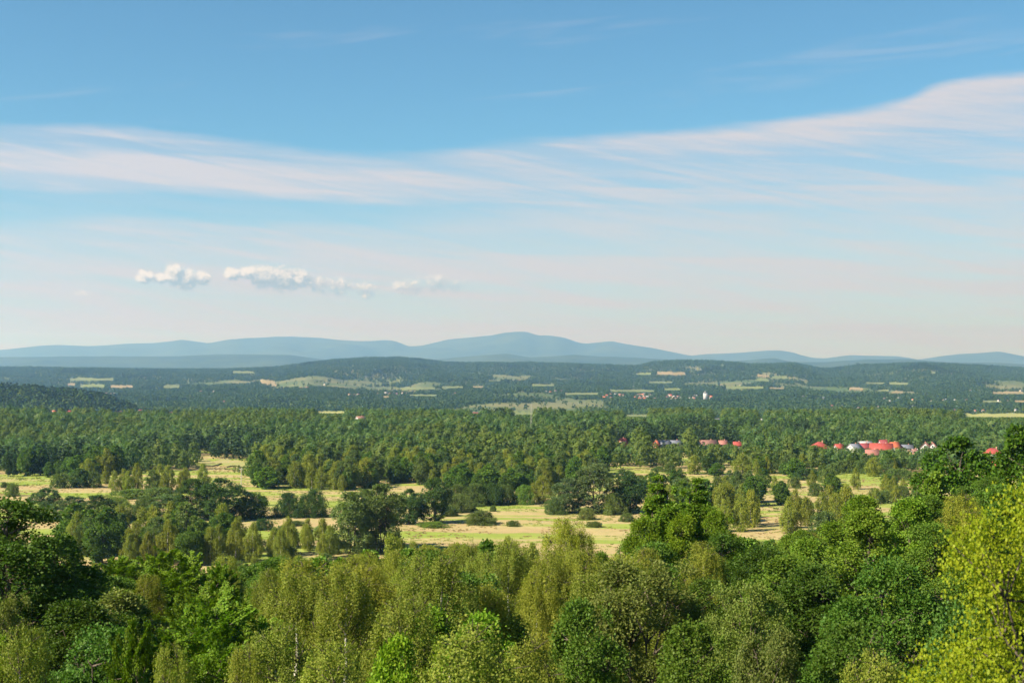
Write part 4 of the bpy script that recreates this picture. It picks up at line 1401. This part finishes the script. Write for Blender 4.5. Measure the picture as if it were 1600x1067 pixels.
def far_proto_collection():
    c = bpy.data.collections.new('forest_prototypes')
    names = []
    mb = leaf_material('far_birch_leaves', fixed=[(0.098, 0.150, 0.028), (0.122, 0.170, 0.034), (0.082, 0.135, 0.028)], gloss=0.12, trans=0.34)

    m_hill = leaf_material('hill_wood_leaves', fixed=[(0.038, 0.086, 0.030), (0.058, 0.112, 0.034), (0.046, 0.096, 0.034), (0.084, 0.130, 0.042), (0.040, 0.088, 0.032)], gloss=0.1, trans=0.25)

    def add(key, mesh):
        o = bpy.data.objects.new(key, mesh)
        c.objects.link(o)
        names.append(key)
    specs = [('oak', 'round', 'tuft', 13, 10.5, M_FAR), ('oak', 'round', 'tuft', 12, 10, M_FAR), ('oak', 'round', 'tuft', 15, 9, M_FAR), ('birch', 'round', 'tuft', 15, 7.4, mb), ('birch', 'column', 'tuft', 14, 7.2, mb), ('pine', 'round', 'needle', 16, 5.5, M_FARPINE)]
    for li, (leaf, nl, clump, nlobe) in enumerate([(0.95, 560, 9, 16), (1.6, 190, 6, 11), (2.7, 80, 4, 8)]):
        for i, (sp, prof, style, h, w, mat) in enumerate(specs):
            _, cm = make_tree(500 + i * 7 + li, height=h, width=w, base=0.12, prof=prof, style=style, n_leaf=nl, leaf=leaf, n_lobe=nlobe, clump=clump, mat=mat, detail=0, lobe_k=0.5, fill=0.05)
            if li == 2:
                cm.materials.clear()
                cm.materials.append(M_FARPINE if i == 5 else m_hill)
            add('p%d_%d' % (li, i), cm)
    return c


def build_forest():
    rng = np.random.default_rng(12)
    P = []
    for d0, d1, sp in [(690, 2000, 7.6), (2000, 3500, 9.4), (3500, 6000, 11.5), (6000, 10900, 16.0)]:
        n = int(0.5 * 0.86 * (d1 ** 2 - d0 ** 2) / sp ** 2)
        r = np.sqrt(rng.uniform(d0 ** 2, d1 ** 2, n))
        a = rng.uniform(-0.43, 0.43, n)
        P.append(np.stack([r * np.tan(a), r, np.full(n, sp)], 1))
    n = 2600
    a = rng.uniform(-0.40, -0.235, n)
    r = rng.uniform(2400, 3350, n)
    P.append(np.stack([r * np.tan(a), r, np.full(n, 8.2)], 1))
    P = np.concatenate(P)
    x, y, sp = P.T
    z = terrain(x, y)
    X, Yb = proj(x, y, z)
    ex, ey = np.array(EDGE, float).T
    ok = (X > -60) & (X < 1660) & (Yb < np.interp(X, ex, ey))
    x, y, sp, z, X, Yb = (q[ok] for q in (x, y, sp, z, X, Yb))
    pn = fbm(x / 210, y / 330, 61, 3)
    bn = fbm(x / 150, y / 210, 71, 3)
    u = rng.random(len(x))
    kind = np.where(u < 0.34, 0, np.where(u < 0.62, 1, 2))
    kind = np.where((bn > 0.10) & (u < 0.8), np.where(u < 0.4, 3, 4), kind)
    kind = np.where((pn > 0.44) & (u < 0.75), 5, kind)
    kind = np.where((X < 245) & (y > 2350) & (y < 3400) & (z > -38), np.where(u < 0.6, 5, 0), kind)
    op = fbm(x / 460, y / 950, 91, 3)
    thin = (y > 1650) & (op > np.where(z > 0, 0.48, 0.36) + 0.12 * fbm(x / 90, y / 140, 95, 2)) & ~((X < 260) & (y < 3400)) & (z < 62) & (rng.random(len(x)) < 0.975)
    hts = np.array([13, 12, 15, 15, 14, 16.0])
    wds = np.array([10.5, 10, 9, 7.4, 7.2, 5.5])
    sc = 0.55 + 0.62 * rng.random(len(x)) ** 1.3 * np.where(sp > 14, 1.35, np.where(sp > 10, 1.1, np.where(sp > 8, 1.0, 0.95)))
    sc *= 1 + 0.30 * fbm(x / 110, y / 150, 81, 3)
    sc = np.where((X < 245) & (y > 2350) & (y < 3400), np.clip(sc * 1.25, 0.9, 1.3), sc)
    h, w = hts[kind] * sc, wds[kind] * sc
    Yt = proj(x, y, z + h)[1]
    half = w / 2 * FPX / y
    bl = blocked(X, half, Yt, Yb, y)
    # lower growth where a full tree would stand in an open view
    sc2 = np.where(bl, sc * 0.45, sc)
    Yt2 = proj(x, y, z + hts[kind] * sc2)[1]
    bl2 = blocked(X, half * 0.5, Yt2, Yb, y)
    keep = ~bl2 & ~thin & ~((y < 1900) & (Yb < 722) & (fbm(x / 60, y / 130, 97, 2) > 0.50))
    # individuals: the front rows
    idx = np.where(keep & ~bl & (y < 1500))[0]
    idx = idx[np.argsort(y[idx])]
    SKY[:] = 2000.0
    chosen = []
    for i in idx:
        if X[i] < -5 or X[i] > 1605:
            continue
        e_ = np.interp(X[i], [-200, 0, 100, 400, 480, 1100, 1180, 1440, 1700], [800, 800, 850, 850, 800, 800, 700, 690, 690])
        if Yt[i] > e_:
            continue
        if skyline_gap(X[i], half[i], Yt[i]) < 3.0:
            continue
        skyline_add(X[i], half[i], Yt[i])
        chosen.append(i)
        if len(chosen) >= 270:
            break
    spn = ['oak', 'maple', 'oak', 'birch', 'poplar', 'pine']
    adj = {'oak': 'dark leafy oak', 'maple': 'green maple', 'birch': 'olive birch', 'poplar': 'grey green poplar', 'pine': 'dark pine'}
    zone = {}
    for i in chosen:
        side = 'behind the far left meadow' if X[i] < 175 else 'behind the birch stand' if X[i] < 340 else 'behind the lone dark thicket' if X[i] < 540 else 'behind the big poplar clump' if X[i] < 700 else \
            'behind the thicket row' if X[i] < 860 else 'behind the grey aspens' if X[i] < 1000 else 'beyond the right strip of meadow' if X[i] < 1200 else 'in front of the red roofed village'
        row = 'in the front row' if y[i] < 60 * FPX / (np.interp(X[i], ex, ey) - YH) + 60 else 'in the second rank'
        zone.setdefault((spn[kind[i]], side, row), []).append(i)
    for (s_, side, row), its in zone.items():
        its.sort(key=lambda q: X[q])
        for q, lb in zip(its, ordinal_labels(its, f'{adj[s_]} {row} {side}', lambda q: h[q])):
            add_tree(s_, float(x[q]), float(y[q]), float(h[q]), float(w[q]) * 1.05, lb, group=f'{adj[s_]} trees of the far wood', lod='C')
    keep[np.array(chosen, int)] = False
    print('forest individuals', len(chosen), 'mass', int(keep.sum()))
    lv = np.where(y < 1700, 0, np.where(y < 3400, 1, 2))
    scatter('far_forest', np.stack([x, y, z - 0.3], 1)[keep], (lv * 6 + kind)[keep], sc2[keep], far_proto_collection(), 'dense mixed woodland filling the valley and covering the far hills', 'forest', rng)


build_forest()


# ------------------------------------------------------------------ rough grass on the meadow
def build_grass():
    rng = np.random.default_rng(31)
    col = bpy.data.collections.new('grass_prototypes')
    for i, cs in enumerate([[(0.30, 0.22, 0.12), (0.34, 0.27, 0.14)], [(0.16, 0.21, 0.035), (0.21, 0.25, 0.06)], [(0.075, 0.12, 0.03), (0.11, 0.15, 0.04)]]):
        n = 26
        r = np.sqrt(rng.random(n)) * 0.9
        a = rng.uniform(0, 6.28, n)
        P = np.stack([r * np.cos(a), r * np.sin(a), np.full(n, -0.05)], 1)
        U = unit(np.stack([np.cos(a) * 0.4, np.sin(a) * 0.4, np.ones(n)], 1) + rng.normal(size=(n, 3)) * 0.22)
        L = rng.uniform(0.4, 0.95, n)
        me = leaves_mesh('tuft', P, U, unit(rng.normal(size=(n, 3)) + 1e-3), L, L * 0.16, leaf_material('grass_%d' % i, fixed=cs, gloss=0.05, trans=0.35))
        col.objects.link(bpy.data.objects.new('g%d' % i, me))
    n = 30000
    d = np.sqrt(rng.uniform(425 ** 2, 900 ** 2, n))
    a = rng.uniform(-0.38, 0.38, n)
    x, y = d * np.tan(a), d
    f = fbm((x + 0 * y) / 90, (y + 0.1 * x) / 24, 5, 4)
    g = fbm(x / 14, y / 14, 6, 3)
    k_ = g > -0.15
    x, y, f, g = x[k_], y[k_], f[k_], g[k_]
    idx = np.where(f > 0.08, 0, 1)
    idx = np.where(g > 0.50, 2, idx)
    scl = rng.uniform(0.4, 0.9, len(x)) * np.where(idx == 2, 1.4, 0.75)
    scatter('grass', np.stack([x, y, terrain(x, y)], 1), idx, scl, col, 'rough straw and green grass tufts covering the meadow', 'grass', rng)


build_grass()


# ------------------------------------------------------------------ poles
def build_poles():
    m = flat_mat('weathered_pole', (0.42, 0.40, 0.36), var=0.15)
    D = float(hit(377, 762, 300, 2000)[0])
    x = float(ray(377, 762)[0]) * D
    e = link('utility_pole', None, label='thin pale utility pole by the clearing left of centre', category='pole')
    e.location = (x, D, float(terrain(x, D)))
    v, f = tubes([(np.array([[0, 0, -0.5], [0, 0, 5], [0, 0, 10.0]]), np.array([0.17, 0.14, 0.11]))], 8)
    link('post', mesh_np('post', v, f, m, True), e)
    v, f = box(-0.9, 0.9, -0.2, -0.11, 9.2, 9.35)
    ca = link('crossarm', mesh_np('crossarm', v, f, m), e)
    for q in (-0.75, 0, 0.75):
        v, f = tubes([(np.array([[q, -0.15, 9.35], [q, -0.15, 9.6]]), np.array([0.06, 0.04]))], 6)
        link('insulator', mesh_np('insulator', v, f, M_FRAME, True), ca)
    # lattice mast rising from the wood
    D = 1150.0
    x = float(ray(830, 690)[0]) * D
    e = link('lattice_mast', None, label='slender lattice mast rising from the wood in the centre', category='mast')
    e.location = (x, D, float(terrain(x, D)))
    Hh = 31.0
    paths = []
    for sx_, sy_ in ((-1, -1), (1, -1), (1, 1), (-1, 1)):
        p = np.array([[sx_ * 0.9, sy_ * 0.9, -0.5], [sx_ * 0.18, sy_ * 0.18, Hh]])
        v, f = tubes([(p, np.array([0.07, 0.05]))], 4)
        link('leg', mesh_np('leg', v, f, m), e)
    cs = [(-1, -1), (1, -1), (1, 1), (-1, 1)]
    for i in range(14):
        z0, z1 = i * Hh / 14, (i + 1) * Hh / 14
        w0, w1 = 0.9 - 0.72 * z0 / Hh, 0.9 - 0.72 * z1 / Hh
        for j in range(4):
            a, b = cs[j], cs[(j + 1) % 4]
            paths.append((np.array([[a[0] * w0, a[1] * w0, z0], [b[0] * w1, b[1] * w1, z1]]), np.array([0.035, 0.035])))
    v, f = tubes(paths, 3)
    link('bracing', mesh_np('bracing', v, f, m), e, kind='stuff')


build_poles()


# ------------------------------------------------------------------ haze
def build_haze():
    v, f = box(-45500, 45500, -45500, 45500, -60.0, 1120.0)
    m = bpy.data.materials.new('haze')
    m.use_nodes = True
    m.node_tree.nodes.clear()
    k = NT(m.node_tree)
    p = k.n('ShaderNodeVolumePrincipled')
    p.inputs['Color'].default_value = (0.28, 0.545, 1.0, 1)
    p.inputs['Absorption Color'].default_value = (1, 1, 1, 1)
    p.inputs['Density'].default_value = 5.2e-5
    p.inputs['Anisotropy'].default_value = 0.46
    out = k.n('ShaderNodeOutputMaterial')
    k.put(out.inputs['Volume'], p.outputs[0])
    link('haze', mesh_np('haze', v, f, m), kind='stuff', label='thin blue summer haze lying over the whole valley', category='haze')


build_haze()
